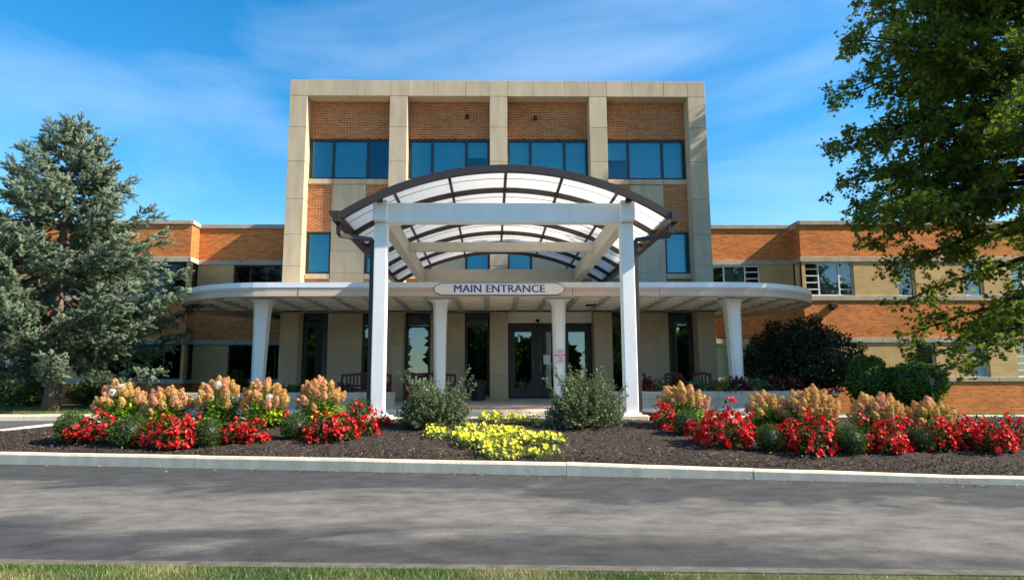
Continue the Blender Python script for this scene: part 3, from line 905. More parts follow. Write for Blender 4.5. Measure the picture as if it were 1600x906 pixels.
# stone door portal at the far left
m = MB(); m.box(xp0 - 1.3, xp0 - .9, YP - .25, YP - .052, .35, 2.95); m.box(X(20, 580, YP), xp1, YP - .25, YP - .052, .35, 2.95); m.box(xp0 - 1.3, xp1, YP - .25, YP - .052, 2.951, 3.35)
prt = m.build('door_portal', MT['portal'], rootL)
box('trim', MT['sign_white'], prt, X(14, 580, YP), X(20, 580, YP) - .002, YP - .20, YP - .053, .35, 2.75)
box('door', MT['maroon'], rootL, xp0 - .9, X(14, 580, YP) - .004, YP - .15, YP - .055, .35, 2.6)
# small flood light and vent on the right wing
p_ = at(1300, 478, YP)
m = MB(); m.bbox(p_[0] - .14, p_[0] + .14, YP - .22, YP - .005, p_[2] - .09, p_[2] + .09, .02); m.box(p_[0] - .05, p_[0] + .05, YP - .10, YP, p_[2] - .16, p_[2] - .09)
m.build('flood_light', MT['black'], None, label='dark flood light on the brick above the dark shrub', category='light')
p_ = at(1305, 614, YP)
m = MB(); m.box(p_[0] - .16, p_[0] + .16, YP - .03, YP - .001, p_[2] - .1, p_[2] + .1)
for k in range(4): m.box(p_[0] - .13, p_[0] + .13, YP - .045, YP - .03, p_[2] - .08 + k * .045, p_[2] - .055 + k * .045)
m.build('wall_vent', MT['lamp_grey'], None, label='small grey louvred vent low in the brick right of the planter', category='vent')

# ------------------------------------------------------------------ flat rounded entrance slab
ST, SB = 4.17, 3.77
RAD, YC, XL, XR = 3.8, 23.2, -6.5, 6.96
slab = empty('entrance_slab', (.23, 21, .6), label='flat white-edged concrete porch roof with rounded ends and coffered soffit on tapered columns', category='canopy')
def outline(off=0.0, n=28):
    r = RAD - off
    pts = []
    tl, tr = X0 - .06, ribs[4][1] + .06
    # right semicircle from the front round to the tower side
    a_end = math.acos(max(-1, min(1, (tr - XR) / r)))
    for k in range(n + 1):
        a = -math.pi / 2 + (math.pi / 2 + a_end) * k / n
        pts.append((XR + r * math.cos(a), YC + r * math.sin(a)))
    pts += [(tr, YF - .02), (tl, YF - .02)]
    a0 = math.acos((tl - XL) / r)
    for k in range(n + 1):
        a = a0 + (3 * math.pi / 2 - a0) * k / n
        pts.append((XL + r * math.cos(a), YC + r * math.sin(a)))
    return pts
MB().prism(outline(.06), SB + .14, ST - .03).build('slab', MT['soffit'], slab)
def ring(off0, off1, z0, z1, name, mat):
    o0, o1 = outline(off0), outline(off1); n = len(o0)
    m = MB(); vs = [(x, y, z0) for x, y in o0] + [(x, y, z1) for x, y in o0] + [(x, y, z1) for x, y in o1] + [(x, y, z0) for x, y in o1]
    fs = []
    for i in range(n - 1):
        if n // 2 - 2 < i < n // 2 and False: continue
        for q in range(4):
            fs.append((q * n + i, q * n + i + 1, ((q + 1) % 4) * n + i + 1, ((q + 1) % 4) * n + i))
    i, j = n - 1, 0
    for q in range(4): fs.append((q * n + i, q * n + j, ((q + 1) % 4) * n + j, ((q + 1) % 4) * n + i))
    m.add(vs, fs); return m.build(name, mat, slab)
ring(-.02, .20, ST - .15, ST, 'coping', MT['cap_metal'])
ring(0.0, .18, SB + .165, ST - .151, 'fascia_board', MT['siding'])
ring(.008, .18, SB + .157, SB + .166, 'fascia_joint', MT['twig'])
ring(.002, .18, SB, SB + .157, 'fascia_board', MT['siding'])
for xj in (-8.2, -5.6, -3.3, 2.35, 4.9, 7.6):         # butt joints in the fascia boards
    if XL < xj < XR: box('fascia_joint', MT['twig'], slab, xj, xj + .012, YC - RAD - .004, YC - RAD + .02, SB + .01, ST - .16)
def span_y(x):
    r = RAD - .19
    if x < XL: h = math.sqrt(max(r * r - (x - XL) ** 2, 0))
    elif x > XR: h = math.sqrt(max(r * r - (x - XR) ** 2, 0))
    else: h = r
    y1 = YC + h
    if X0 - .08 < x < ribs[4][1] + .08: y1 = YF - .02
    return YC - h, y1
for k in range(-11, 12):
    x = .23 + .91 * k + .455
    a, b_ = span_y(x)
    a2, b2 = span_y(x + .15)
    if b_ - a > .5: box('soffit_rib', MT['soffit_rib'], slab, x, x + .15, max(a, a2), min(b_, b2), SB + .012, SB + .145)
def span_x(y):
    r = RAD - .19; h = math.sqrt(max(r * r - (y - YC) ** 2, 0))
    return XL - h, XR + h
for k in range(6):
    y = 20.05 + .68 * k
    if y > YF - .1: break
    a, b_ = span_x(y)
    box('soffit_rib', MT['soffit'], slab, a, b_, y, y + .12, SB + .04, SB + .142)
for i in range(4): box('slab_infill', MT['soffit'], slab, ribs[i][1] + .002, ribs[i + 1][0] - .002, YF - .019, YB - .06, SB + .03, ST - .02)
# tapered octagonal columns with flared heads
def column(x, side):
    m = MB(); rings = []
    zz = [(.60, .0, 0), (.60, 0, 0), (1.6, .25, 0), (2.8, .62, 0), (3.35, .85, 0), (3.58, .95, .006), (3.68, 1, .025), (3.735, 1, .065), (3.768, 1, .12), (3.782, 1, .17)]
    yc = 20.6
    for z, t, fl_ in zz[1:]:
        wo, wi = .155, .155 + .125 * t
        if side == 0: wo = wi = .158 + .045 * t
        l, r_ = (wo, wi) if side <= 0 else (wi, wo)
        if side == 0: l = r_ = wi
        l += fl_; r_ += fl_; dd = .20 + .07 * t + fl_
        ch = .085
        rings.append([(x - l + ch, yc - dd, z), (x + r_ - ch, yc - dd, z), (x + r_, yc - dd + ch, z), (x + r_, yc + dd - ch, z), (x + r_ - ch, yc + dd, z), (x - l + ch, yc + dd, z), (x - l, yc + dd - ch, z), (x - l, yc - dd + ch, z)])
    m.loft(rings); return m.build('column', MT['white_paint'], slab)
for x, s_ in ((-7.05, -1), (-1.57, 0), (2.05, 0), (7.48, 1)): column(x, s_)
m = MB(); m.bbox(3.05, 3.35, 21.6, 21.75, SB - .04, SB + .02, .01); m.build('ceiling_light', MT['black'], None, label='small dark light fitting under the porch slab right of the doors', category='light')

# ------------------------------------------------------------------ arched vehicle canopy
AX, HALF, RISE, ZC = .30, 3.42, 1.02, 5.69
AR = (HALF ** 2 + RISE ** 2) / (2 * RISE)
TH = math.asin(HALF / AR)
YA = [13.5 + 1.45 * i for i in range(7)]
def arc(th, dz_=0.0): return AX + (AR + dz_) * math.sin(th), ZC - AR + (AR + dz_) * math.cos(th)
arch = empty('arched_canopy', (AX, 14.0, .5), label='white-posted vehicle canopy with arched dark ribs and translucent white roof sheets', category='canopy')
def arc_bar(y0, y1, d0, d1, n=28, th0=-TH, th1=TH):
    rings = []
    for k in range(n + 1):
        th = th0 + (th1 - th0) * k / n
        (xa, za), (xb, zb) = arc(th, d0), arc(th, d1)
        rings.append([(xa, y0, za), (xa, y1, za), (xb, y1, zb), (xb, y0, zb)])
    return MB().loft(rings)
for i, y in enumerate(YA):
    if i == 0: arc_bar(y - .06, y + .05, -.12, .03).build('arch_rib', MT['canopy_metal'], arch)
    else: arc_bar(y - .045, y + .045, -.125, -.02).build('arch_rib', MT['canopy_metal'], arch)
ths = [-TH + 2 * TH * k / 6 for k in range(7)]
for k in range(1, 6):
    hw = .032 / AR
    arc_bar(YA[0] + .05, YA[-1] - .045, -.085, -.021, 2, ths[k] - hw, ths[k] + hw).build('purlin', MT['canopy_metal'], arch)
for i in range(6):
    for k in range(6):
        arc_bar(YA[i] + (.052 if i == 0 else .004), YA[i + 1] - .004, -.018, -.004, 6, ths[k] + .0006, ths[k + 1] - .0006).build('roof_sheet', MT['sheet'], arch)
    ym = (YA[i] + YA[i + 1]) / 2
    arc_bar(ym - .006, ym + .006, -.028, -.019, 24).build('sheet_seam', MT['twig'], arch)
for s_ in (-1, 1):
    xe_, ze_ = arc(s_ * TH)
    prof = [(-.03, .06), (.19, .06), (.20, .02), (.12, -.10), (.11, -.16), (-.03, -.16)]
    rings = [[(xe_ + s_ * u, y, ze_ + v) for u, v in prof] for y in (YA[0] - .10, YA[-1] + .05)]
    MB().loft(rings).build('gutter', MT['canopy_metal'], arch)
PX_ = {-1: -2.325, 1: 2.86}
ZB0, ZB1 = 4.60, 5.03
for s_ in (-1, 1):
    x = PX_[s_]
    box('post', MT['white_paint'], arch, x - .135, x + .135, 13.865, 14.135, .56, ZB0 - .001, .015)
    box('post_head', MT['white_paint'], arch, x - .15, x + .15, 13.70, 14.15, ZB0, 5.05, .02)
    box('head_bracket', MT['canopy_metal'], arch, x - .06, x + .06, 13.58, 13.70, 4.98, 5.06)
    m = MB(); m.bbox(x - .30, x + .30, 13.7, 14.195, .30, .60, .02); m.build('footing', MT['concrete'], arch)
    m = MB(); m.bbox(x - .19, x + .19, 13.81, 14.19, .601, .625, .004)
    for bx_ in (-.16, .16):
        for by_ in (-.16, .16): m.tube([(x + bx_, 14 + by_, .62), (x + bx_, 14 + by_, .65)], .014, 6)
    m.build('base_plate', MT['white_paint'], arch)
    box('side_beam', MT['beige'], arch, x - .115, x + .115, 14.151, 22.35, ZB0 + .003, ZB1 - .003, .01)
    for i in range(1, 7):
        zc = ZC - AR + math.sqrt((AR - .125) ** 2 - (x - AX) ** 2)
        box('head_bracket', MT['canopy_metal'], arch, x - .05, x + .05, YA[i] - .04, YA[i] + .04, ZB1 - .002, zc + .02)
    box('rear_post', MT['white_paint'], arch, x - .1, x + .1, 22.1, 22.3, ST - .02, ZB0 + .01)
box('front_beam', MT['white_paint'], arch, PX_[-1] + .149, PX_[1] - .149, 13.9, 14.12, ZB0 + .002, ZB1, .012)
box('cross_beam', MT['beige'], arch, PX_[-1] + .114, PX_[1] - .114, 17.8, 17.98, 4.78, ZB1 - .006, .01)
box('cross_beam', MT['beige'], arch, PX_[-1] + .114, PX_[1] - .114, 22.1, 22.28, ZB0 + .006, ZB1 - .006, .01)
for s_ in (-1, 1):
    xe_, ze_ = arc(s_ * TH); x = PX_[s_] + s_ * .19
    m = MB(); m.tube([(xe_ + s_ * .03, 13.62, ze_ - .15), (xe_ + s_ * .03, 13.62, ze_ - .36), (xe_ + s_ * .0, 13.66, ze_ - .40), (x + s_ * .02, 13.98, ze_ - .42), (x, 14.0, ze_ - .48), (x, 14.0, .68), (x + s_ * .03, 13.97, .62), (x + s_ * .32, 13.93, .60)], .058, 4)
    m.build('downspout', MT['canopy_metal'], arch)

# ------------------------------------------------------------------ signs
def text_mesh(txt, size, extrude, offset=0.0, sx=1.0):
    cu = bpy.data.curves.new('lettering', 'FONT'); cu.body = txt; cu.size = size; cu.extrude = extrude; cu.offset = offset
    cu.align_x = 'CENTER'; cu.align_y = 'CENTER'; cu.space_character = 1.03; cu.resolution_u = 4
    o = bpy.data.objects.new('lettering', cu); col.objects.link(o)
    bpy.context.view_layer.update()
    me = bpy.data.meshes.new_from_object(o.evaluated_get(bpy.context.evaluated_depsgraph_get()))
    bpy.data.objects.remove(o); bpy.data.curves.remove(cu)
    me.transform(Matrix.Diagonal((sx, 1, 1, 1)))
    me.transform(Matrix.Rotation(math.pi / 2, 4, 'X'))
    return me
sx0, sx1, sz0, sz1 = -1.69, 2.13, 3.785, 4.145
sgn = empty('entrance_sign', ((sx0 + sx1) / 2, 19.33, sz0), label='long pale sign with pointed ends reading MAIN ENTRANCE in blue on the porch edge', category='sign')
def sign_poly(i):
    a, b_, c, d_ = sx0 + i, sx1 - i, sz0 + i, sz1 - i; zc = (c + d_) / 2; e = .20
    return [(a + e, c), (b_ - e, c), (b_ - .045, zc - .085), (b_, zc), (b_ - .045, zc + .085), (b_ - e, d_), (a + e, d_), (a + .045, zc + .085), (a, zc), (a + .045, zc - .085)]
def sign_plate(i, y0, y1, name, mat):
    p_ = sign_poly(i); n = len(p_)
    m = MB(); m.add([(x, y0, z) for x, z in p_] + [(x, y1, z) for x, z in p_], [tuple(range(n)), tuple(range(2 * n - 1, n - 1, -1))] + [(i_, n + i_, n + (i_ + 1) % n, (i_ + 1) % n) for i_ in range(n)])
    return m.build(name, mat, sgn)
sign_plate(0, 19.345, 19.372, 'border', MT['blue'])
sign_plate(.022, 19.337, 19.346, 'face', MT['sign_face'])
me = text_mesh('MAIN ENTRANCE', .315, .002, .0, 1.16)
w_ = max(v.co.x for v in me.vertices) - min(v.co.x for v in me.vertices)
me.transform(Matrix.Diagonal((2.62 / w_, 1, 1, 1)))
me.transform(Matrix.Translation(((sx0 + sx1) / 2 + .0, 19.333, (sz0 + sz1) / 2)))
bm = bmesh.new()
for dx, dy in ((0, 0), (-.009, -.0013), (.009, .0013)):
    c = me.copy(); c.transform(Matrix.Translation((dx, dy, 0))); bm.from_mesh(c)
bm.to_mesh(me); bm.free()
obj('lettering', me, MT['blue'], sgn)
psx, psz = float(at(875.5, 556, 20.35)[0]), None
pz0, pz1 = float(at(875, 567.5, 20.37)[2]), float(at(875, 544.5, 20.37)[2])
ps = empty('parking_sign', (psx, 20.37, pz0), label='small white and red NO PARKING FIRE LANE sign on the column right of the doors', category='sign')
yp_ = 20.33
box('plate', MT['sign_white'], ps, psx - .14, psx + .14, yp_, yp_ + .012, pz0, pz1)
m = MB(); i_ = .012; t_ = .008
for a, b_, c, d_ in ((psx - .14 + i_, psx + .14 - i_, pz0 + i_, pz0 + i_ + t_), (psx - .14 + i_, psx + .14 - i_, pz1 - i_ - t_, pz1 - i_), (psx - .14 + i_, psx - .14 + i_ + t_, pz0 + i_ + t_, pz1 - i_ - t_), (psx + .14 - i_ - t_, psx + .14 - i_, pz0 + i_ + t_, pz1 - i_ - t_)):
    m.box(a, b_, yp_ - .003, yp_ + .002, c, d_)
m.build('border', MT['red_ink'], ps)
for k, (tx, sz_, fz) in enumerate((('NO', .115, .77), ('PARKING', .088, .54), ('FIRE', .070, .34), ('LANE', .070, .17))):
    me = text_mesh(tx, sz_, .0015, .002, .95)
    me.transform(Matrix.Translation((psx, yp_ - .002, pz0 + (pz1 - pz0) * fz)))
    obj('lettering', me, MT['red_ink'], ps)
m = MB(); m.box(psx - .02, psx + .02, yp_ + .012, yp_ + .10, pz0 + .05, pz1 - .05); m.build('bracket', MT['lamp_grey'], ps)

# ------------------------------------------------------------------ planters with bedding plants
def wz(y): return .56 + (y - 18.75) / (24.6 - 18.75) * .20
def planter(x0, x1, label):
    r_ = empty('planter', ((x0 + x1) / 2, 19.7, .57), label=label, category='planter')
    n = round((x1 - x0) / 1.5); y0, y1, zt = 19.42, 20.28, 1.02
    for k in range(n):
        a = x0 + (x1 - x0) * k / n; b_ = x0 + (x1 - x0) * (k + 1) / n
        box('planter_stone', MT['planter'], r_, a + .004, b_ - .004, y0 + .015, y0 + .12, .5, .81, .006)
        box('planter_cap', MT['planter'], r_, a + .004, b_ - .004, y0, y0 + .14, .812, zt, .01)
    for a in (x0, x1 - .12): box('planter_stone', MT['planter'], r_, a + .004, a + .116, y0 + .142, y1, .5, zt - .002, .006)
    box('planter_stone', MT['planter'], r_, x0 + .12, x1 - .12, y1 - .12, y1 - .003, .5, zt - .004, .006)
    box('soil', MT['soil'], r_, x0 + .122, x1 - .122, y0 + .142, y1 - .122, .6, .94)
    return r_
planter(-9.0, -2.86, 'long low concrete planter left of the entrance walk, before the red bench')
planter(3.3, 9.66, 'long low concrete planter right of the walk, full of green and red plants')

def clump(name, x, y, z, r, h, n, size, mat, label, group, seed, cat='plant', leaf=LEAF):
    g = np.random.default_rng(seed)
    root = empty(name, (x, y, z), label=label, category=cat, group=group)
    d = unit(np.stack([g.normal(0, 1, n), g.normal(0, 1, n), np.abs(g.normal(0, 1, n)) + .05], 1))
    rad = g.uniform(.45, 1.0, n) ** .6
    lump = 1 + .18 * np.sin(d[:, 0] * 5 + seed) * np.cos(d[:, 1] * 4 + d[:, 2] * 5)
    P = d * (rad * lump)[:, None] * np.array([r, r, h]) + np.array([x, y, z])
    fw = unit(d + g.normal(0, .55, (n, 3))); nr = unit(d + np.array([0, 0, .6]) + g.normal(0, .3, (n, 3)))
    scatter('foliage', leaf[0], leaf[1], P, frames(fw, nr), g.uniform(.7, 1.2, n) * size, np.clip(g.beta(2, 2, n), 0, 1), mat, root)
    m = MB()
    for k in range(7):
        q = unit(g.normal(0, 1, 3) + np.array([0, 0, 1.2])); m.tube([(x, y, z - .03), tuple(np.array([x, y, z]) + q * np.array([r, r, h]) * .8)], [.012, .005], 4)
    m.build('stem', MT['stem'], root)
    return root
pl = [(1010, 'coleus', .34), (1035, 'green_fol', .36), (1058, 'coleus', .3), (1088, 'green_fol', .34), (1127, 'green_fol', .50), (1152, 'coleus', .34), (1182, 'green_fol', .44), (1208, 'coleus', .34), (1236, 'coleus', .3)]
nth = ['first', 'second', 'third', 'fourth', 'fifth', 'sixth', 'seventh', 'eighth', 'ninth', 'tenth', 'eleventh', 'twelfth']
cnt = {'coleus': 0, 'green_fol': 0}
for k, (px, mt, r_) in enumerate(pl):
    x = X(px, 600, 19.85); j = cnt[mt]; cnt[mt] += 1
    clump('bedding_plant', x, 19.85, .94, r_, .40 if mt == 'green_fol' else .46, 520, .09 if mt == 'green_fol' else .12, MT[mt],
          '%s %s plant from the left in the right-hand planter' % (nth[j], 'leafy green' if mt == 'green_fol' else 'dark red leafy'), 'bedding plants in the planters', 100 + k)
for k, (px, mt, r_) in enumerate([(405, 'green_fol', .36), (440, 'coleus', .32), (456, 'green_fol', .3), (474, 'coleus', .3), (541, 'coleus', .34)]):
    x = X(px, 600, 19.85); j = [0, 0, 1, 1, 2][k]
    clump('bedding_plant', x, 19.85, .94, r_, .28, 320, .09, MT[mt], '%s %s plant from the left in the left-hand planter' % (nth[j], 'leafy green' if mt == 'green_fol' else 'dark red leafy'), 'bedding plants in the planters', 140 + k)

# ------------------------------------------------------------------ benches, chairs, bin
def bench(x0, x1, y, label, cat='bench', name='bench', group=None):
    z = wz(y); r_ = empty(name, ((x0 + x1) / 2, y, z), label=label, category=cat, group=group)
    B = MT['bench']; w = x1 - x0
    for x in (x0, x1 - .07):
        box('leg', B, r_, x, x + .07, y - .30, y - .23, z - .02, z + .60, .006)
        box('leg', B, r_, x, x + .07, y + .20, y + .27, z - .02, z + .90, .006)
        box('armrest', B, r_, x - .01, x + .08, y - .34, y + .199, z + .602, z + .635, .008)
    for k in range(4): box('seat_slat', B, r_, x0 + .072, x1 - .072, y - .30 + k * .125, y - .195 + k * .125, z + .41, z + .435, .004)
    box('seat_rail', B, r_, x0 + .071, x1 - .071, y - .29, y - .26, z + .33, z + .408, .004)
    # gently bowed top rail
    m = MB(); n = 8; rings = []
    for k in range(n + 1):
        t = k / n; x = x0 + .071 + (w - .142) * t; b_ = .05 * math.sin(math.pi * t)
        rings.append([(x, y + .21, z + .82 + b_), (x, y + .26, z + .82 + b_), (x, y + .26, z + .90 + b_), (x, y + .21, z + .90 + b_)])
    m.loft(rings); m.build('top_rail', B, r_)
    box('back_rail', B, r_, x0 + .071, x1 - .071, y + .215, y + .255, z + .50, z + .56, .004)
    ns = max(4, round((w - .14) / .115))
    for k in range(1, ns):
        x = x0 + .07 + (w - .14) * k / ns; t = k / ns
        box('back_slat', B, r_, x - .022, x + .022, y + .225, y + .245, z + .561, z + .825 + .05 * math.sin(math.pi * t))
    return r_
bench(-4.95, -3.30, 22.2, 'dark red slatted bench behind the left white canopy post', group='red seats along the porch')
bench(-2.85, -1.17, 22.2, 'dark red slatted bench behind the left grey-green shrub', group='red seats along the porch')
for k, xm in enumerate((4.80, 6.03, 6.98)):
    bench(xm - .30, xm + .30, 22.2, 'dark red slatted armchair, %s of three behind the right planter' % ('leftmost', 'middle one', 'rightmost')[k], 'chair', 'armchair', 'red seats along the porch')
bx = X(747, 605, 22.9); bzf = wz(22.9)
bn = empty('litter_bin', (bx, 22.9, bzf), label='black litter bin in front of the window left of the doors', category='bin')
m = MB(); rr = [(.20, 0), (.235, .03), (.245, .55), (.26, .56), (.26, .62)]
m.loft([[(bx + r_ * math.cos(a * math.pi / 8), 22.9 + r_ * math.sin(a * math.pi / 8), bzf - .01 + h) for a in range(16)] for r_, h in rr]); m.build('body', MT['black'], bn)
m = MB(); rr = [(.265, .621), (.25, .66), (.17, .71), (.16, .712)]
m.loft([[(bx + r_ * math.cos(a * math.pi / 8), 22.9 + r_ * math.sin(a * math.pi / 8), bzf - .01 + h) for a in range(16)] for r_, h in rr]); m.build('lid', MT['black'], bn)

# ------------------------------------------------------------------ clipped boxwoods
def boxwood_mesh(seed, loose=0.0):
    g = np.random.default_rng(seed); n = 3600
    d = unit(g.normal(0, 1, (n, 3)))
    lump = 1 + (.05 + loose) * np.sin(d[:, 0] * 6 + seed) * np.sin(d[:, 1] * 5 + 1) + (.04 + loose) * np.sin(d[:, 2] * 9 + d[:, 0] * 7)
    rad = lump * g.uniform(.86, 1.03 + loose, n)
    P = d * rad[:, None]
    fw = unit(d * .9 + g.normal(0, .6, (n, 3)) + np.array([0, 0, .25])); nr = unit(d + g.normal(0, .5, (n, 3)))
    k = 420                                          # stray shoots past the clipped outline
    sd_ = unit(g.normal(0, 1, (26, 3)) + np.array([0, 0, .4])); w_ = g.integers(0, 26, k)
    P[:k] = sd_[w_] * g.uniform(.95, 1.20, k)[:, None] + g.normal(0, .035, (k, 3)); fw[:k] = unit(sd_[w_] + g.normal(0, .5, (k, 3)))
    a = scatter('foliage', LEAF2[0], LEAF2[1], P, frames(fw, nr), g.uniform(.07, .13, n), g.beta(2, 2.4, n), MT['box_leaf'], 'MESH')
    bm = bmesh.new(); bmesh.ops.create_icosphere(bm, subdivisions=2, radius=.84); me = bpy.data.meshes.new('dark_core'); bm.to_mesh(me); bm.free(); me.materials.append(MT['dark_leaf'])  # opaque dark ball added inside so foliage is not see-through
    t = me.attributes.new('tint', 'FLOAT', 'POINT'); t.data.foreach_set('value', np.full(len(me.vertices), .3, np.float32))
    return a, me
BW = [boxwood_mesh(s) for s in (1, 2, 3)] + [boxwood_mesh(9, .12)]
def local_part(name, mesh, parent, loc=(0, 0, 0), rot=None, scale=1.0):
    o = bpy.data.objects.new(name, mesh); col.objects.link(o); o.parent = parent; o.location = loc
    if rot is not None: o.rotation_euler = rot
    if name in ('flowers', 'cones'): o['kind'] = 'stuff'
    if scale != 1.0: o.scale = (scale,) * 3 if not hasattr(scale, '__len__') else scale
    return o
bwl = [(110, 668, 23, 'at the far left end of the left flower row'), (200, 674, 25, 'between the first two red flower clumps of the left bed'), (325, 676, 21, 'third from the left in the left bed'),
       (460, 667, 21, 'fourth from the left in the left bed'), (560, 643, 17, 'loose one nearest the left white post'),
       (1072, 661, 20, 'nearest the right white post'), (1203, 685, 20, 'second from the left in the right bed'), (1330, 688, 23, 'largest and third in the right bed'), (1441, 687, 19, 'fourth from the left in the right bed'), (1498, 671, 15, 'half hidden behind red flowers at the right end')]
for k, (px, py, r_, txt) in enumerate(bwl):
    b0 = on_bed(px, py + r_ * .93); Y = b0[1]
    R_ = r_ / F_PX * Y * .98
    o = empty('boxwood', (b0[0], Y, b0[2]), rotz=k * 1.3, label='round boxwood ' + txt if k != 4 else 'feathery green boxwood, the loose one nearest the left white post', category='shrub', group='clipped boxwoods in the bed')
    fm, im = BW[3] if k == 4 else BW[k % 3]
    sc_ = (R_, R_, R_ * (.97 if k % 2 else 1.03))
    local_part('foliage', fm, o, (0, 0, R_ * .9), None, sc_); local_part('dark_core', im, o, (0, 0, R_ * .9), None, sc_)

# ------------------------------------------------------------------ red begonias
def begonia_meshes(seed):
    g = np.random.default_rng(seed); n = 420
    def pts(n, lo, hi):
        d = unit(np.stack([g.normal(0, 1, n), g.normal(0, 1, n), np.abs(g.normal(.2, .8, n))], 1))
        lump = 1 + .22 * np.sin(d[:, 0] * 4 + seed * 2) * np.sin(d[:, 1] * 5 + seed)
        P = d * (g.uniform(lo, hi, n) * lump)[:, None] * np.array([1, 1, 1.95]); P[:, 2] = P[:, 2] * .86 + .10
        return d, P
    d, P = pts(n, .3, .95)
    a = scatter('foliage', LEAF[0], LEAF[1], P, frames(unit(d + g.normal(0, .6, (n, 3))), unit(d + np.array([0, 0, .7]) + g.normal(0, .4, (n, 3)))), g.uniform(.16, .32, n), g.beta(1.4, 1.5, n), MT['beg_leaf'], 'MESH')
    nc = 46
    dc, Pc = pts(nc, .9, 1.1)
    low = g.random(nc) < .35
    Pc[low, 2] = g.uniform(.15, 1.0, low.sum()); Pc[low, :2] = unit(Pc[low, :2]) * g.uniform(.8, 1.02, (low.sum(), 1))
    Q, D = [], []
    for c, dd in zip(Pc, dc):
        for _ in range(g.integers(4, 11)):
            Q.append(c + g.normal(0, .085, 3)); D.append(unit(dd + g.normal(0, .55, 3)))
    Q, D = np.array(Q), np.array(D); m = len(Q)
    fl_ = scatter('flowers', PETAL4[0], PETAL4[1], Q, frames(unit(np.cross(D, g.normal(0, 1, (m, 3)))), D), g.uniform(.11, .20, m), g.beta(2.0, 1.5, m), MT['red_petal'], 'MESH')
    st = MB()
    for c in Pc[:24]:
        st.tube([(0, 0, -.05), tuple(c * np.array([.45, .45, .55])), tuple(c)], [.02, .016, .010], 4)
    sm = st.mesh('stem'); sm.materials.append(MT['stem'])
    return a, fl_, sm
BG = [begonia_meshes(s) for s in range(11, 20)]
bgl = [(126, 693, 20, 650), (158, 693, 23, 646), (232, 699, 20, 657), (264, 702, 23, 650), (292, 698, 17, 648), (362, 694, 17, 655), (393, 693, 19, 652), (432, 660, 14, 634), (500, 690, 22, 645), (530, 690, 22, 640), (563, 683, 19, 632), (594, 668, 13, 645),
       (1040, 673, 17, 630), (1106, 693, 20, 645), (1138, 702, 24, 628), (1168, 694, 18, 642), (1245, 702, 18, 650), (1275, 711, 22, 644), (1301, 700, 16, 648), (1366, 709, 18, 655), (1397, 711, 20, 655), (1420, 703, 13, 652), (1474, 706, 19, 652), (1506, 704, 20, 650), (1534, 702, 17, 650), (1566, 710, 21, 652), (1592, 702, 18, 648)]
il = ir = 0
for k, (px, py, r_, top) in enumerate(bgl):
    b0 = on_bed(px, py); Y = b0[1] + .12; R_ = r_ / F_PX * Y * 1.2; H = float(at(px, top, Y)[2]) - b0[2]; R_ = max(R_, H / 1.85 / 1.15); sz_ = min(max(H / 1.85, R_ * .85), R_ * 1.15)
    side = 'left' if px < 800 else 'right'
    if px < 800: lab = 'bright red begonia plant, %s from the left in the left bed' % nth[il]; il += 1
    else: lab = 'bright red begonia plant, %s from the left in the right bed' % (nth + ['thirteenth', 'fourteenth', 'fifteenth', 'sixteenth'])[ir]; ir += 1
    if px == 594: lab = 'small sparse dark red begonia at the foot of the left white post'
    o = empty('red_begonia', (b0[0], Y, bed_z(b0[0], Y)), rotz=k * 2.1, label=lab, category='flowers', group='red begonias in the bed')
    for nm, me in zip(('foliage', 'flowers', 'stem'), BG[(k * 4) % 9]): local_part(nm, me, o, (0, 0, 0), None, (R_, R_, sz_))

# ------------------------------------------------------------------ hydrangeas
def panicle_mesh(seed, mat, roundish=False):
    g = np.random.default_rng(seed); n = 150
    h = g.uniform(0, 1, n) ** .8; a = g.uniform(0, 2 * np.pi, n)
    rad = np.where(h < .3, .30 + .20 * (h / .3), .50 * (1 - ((h - .3) / .75) ** 1.5)) if not roundish else .52 * np.sqrt(np.clip(1 - (2 * h - 1) ** 2, .02, 1))
    ht = 1.25 if not roundish else .95
    P = np.stack([rad * np.cos(a), rad * np.sin(a), h * ht], 1) + g.normal(0, .03, (n, 3))
    D = unit(np.stack([np.cos(a), np.sin(a), (h - .25) * 1.4], 1) + g.normal(0, .35, (n, 3)))
    V = [(0, 0, .02), (.5, 0, 0), (.12, .12, .03), (0, .5, 0), (-.12, .12, .03), (-.5, 0, 0), (-.12, -.12, .03), (0, -.5, 0), (.12, -.12, .03)]
    V = [(0, 0, 0), (.42, .2, .10), (.2, .42, .10), (-.2, .42, .10), (-.42, .2, .10), (-.42, -.2, .10), (-.2, -.42, .10), (.2, -.42, .10), (.42, -.2, .10)]
    Fc = [(0, 1, 2), (0, 3, 4), (0, 5, 6), (0, 7, 8)]
    return scatter('flower_head', V, Fc, P, frames(unit(np.cross(D, g.normal(0, 1, (n, 3)))), D), g.uniform(.22, .34, n), np.clip(.25 + .35 * h + g.normal(0, .2, n), 0, 1), mat, 'MESH')
PN = [[panicle_mesh(200 + 10 * i + j, mt) for j in range(3)] for i, mt in enumerate(MT['panicle'][:3])]
PW = panicle_mesh(260, MT['panicle'][3], True)
hyl = [(190, 672, 46, 594, 20, .30, 2), (262, 674, 42, 602, 21, .38, 0), (341, 672, 40, 587, 20, .35, 2), (412, 672, 40, 590, 20, .36, 2), (500, 668, 46, 586, 20, .5, 0),
       (1066, 668, 44, 596, 22, .25, 0), (1197, 676, 38, 612, 16, .2, 0), (1266, 680, 46, 606, 30, .15, 0), (1370, 686, 44, 612, 24, .15, 0), (1450, 688, 40, 624, 20, .12, 0)]
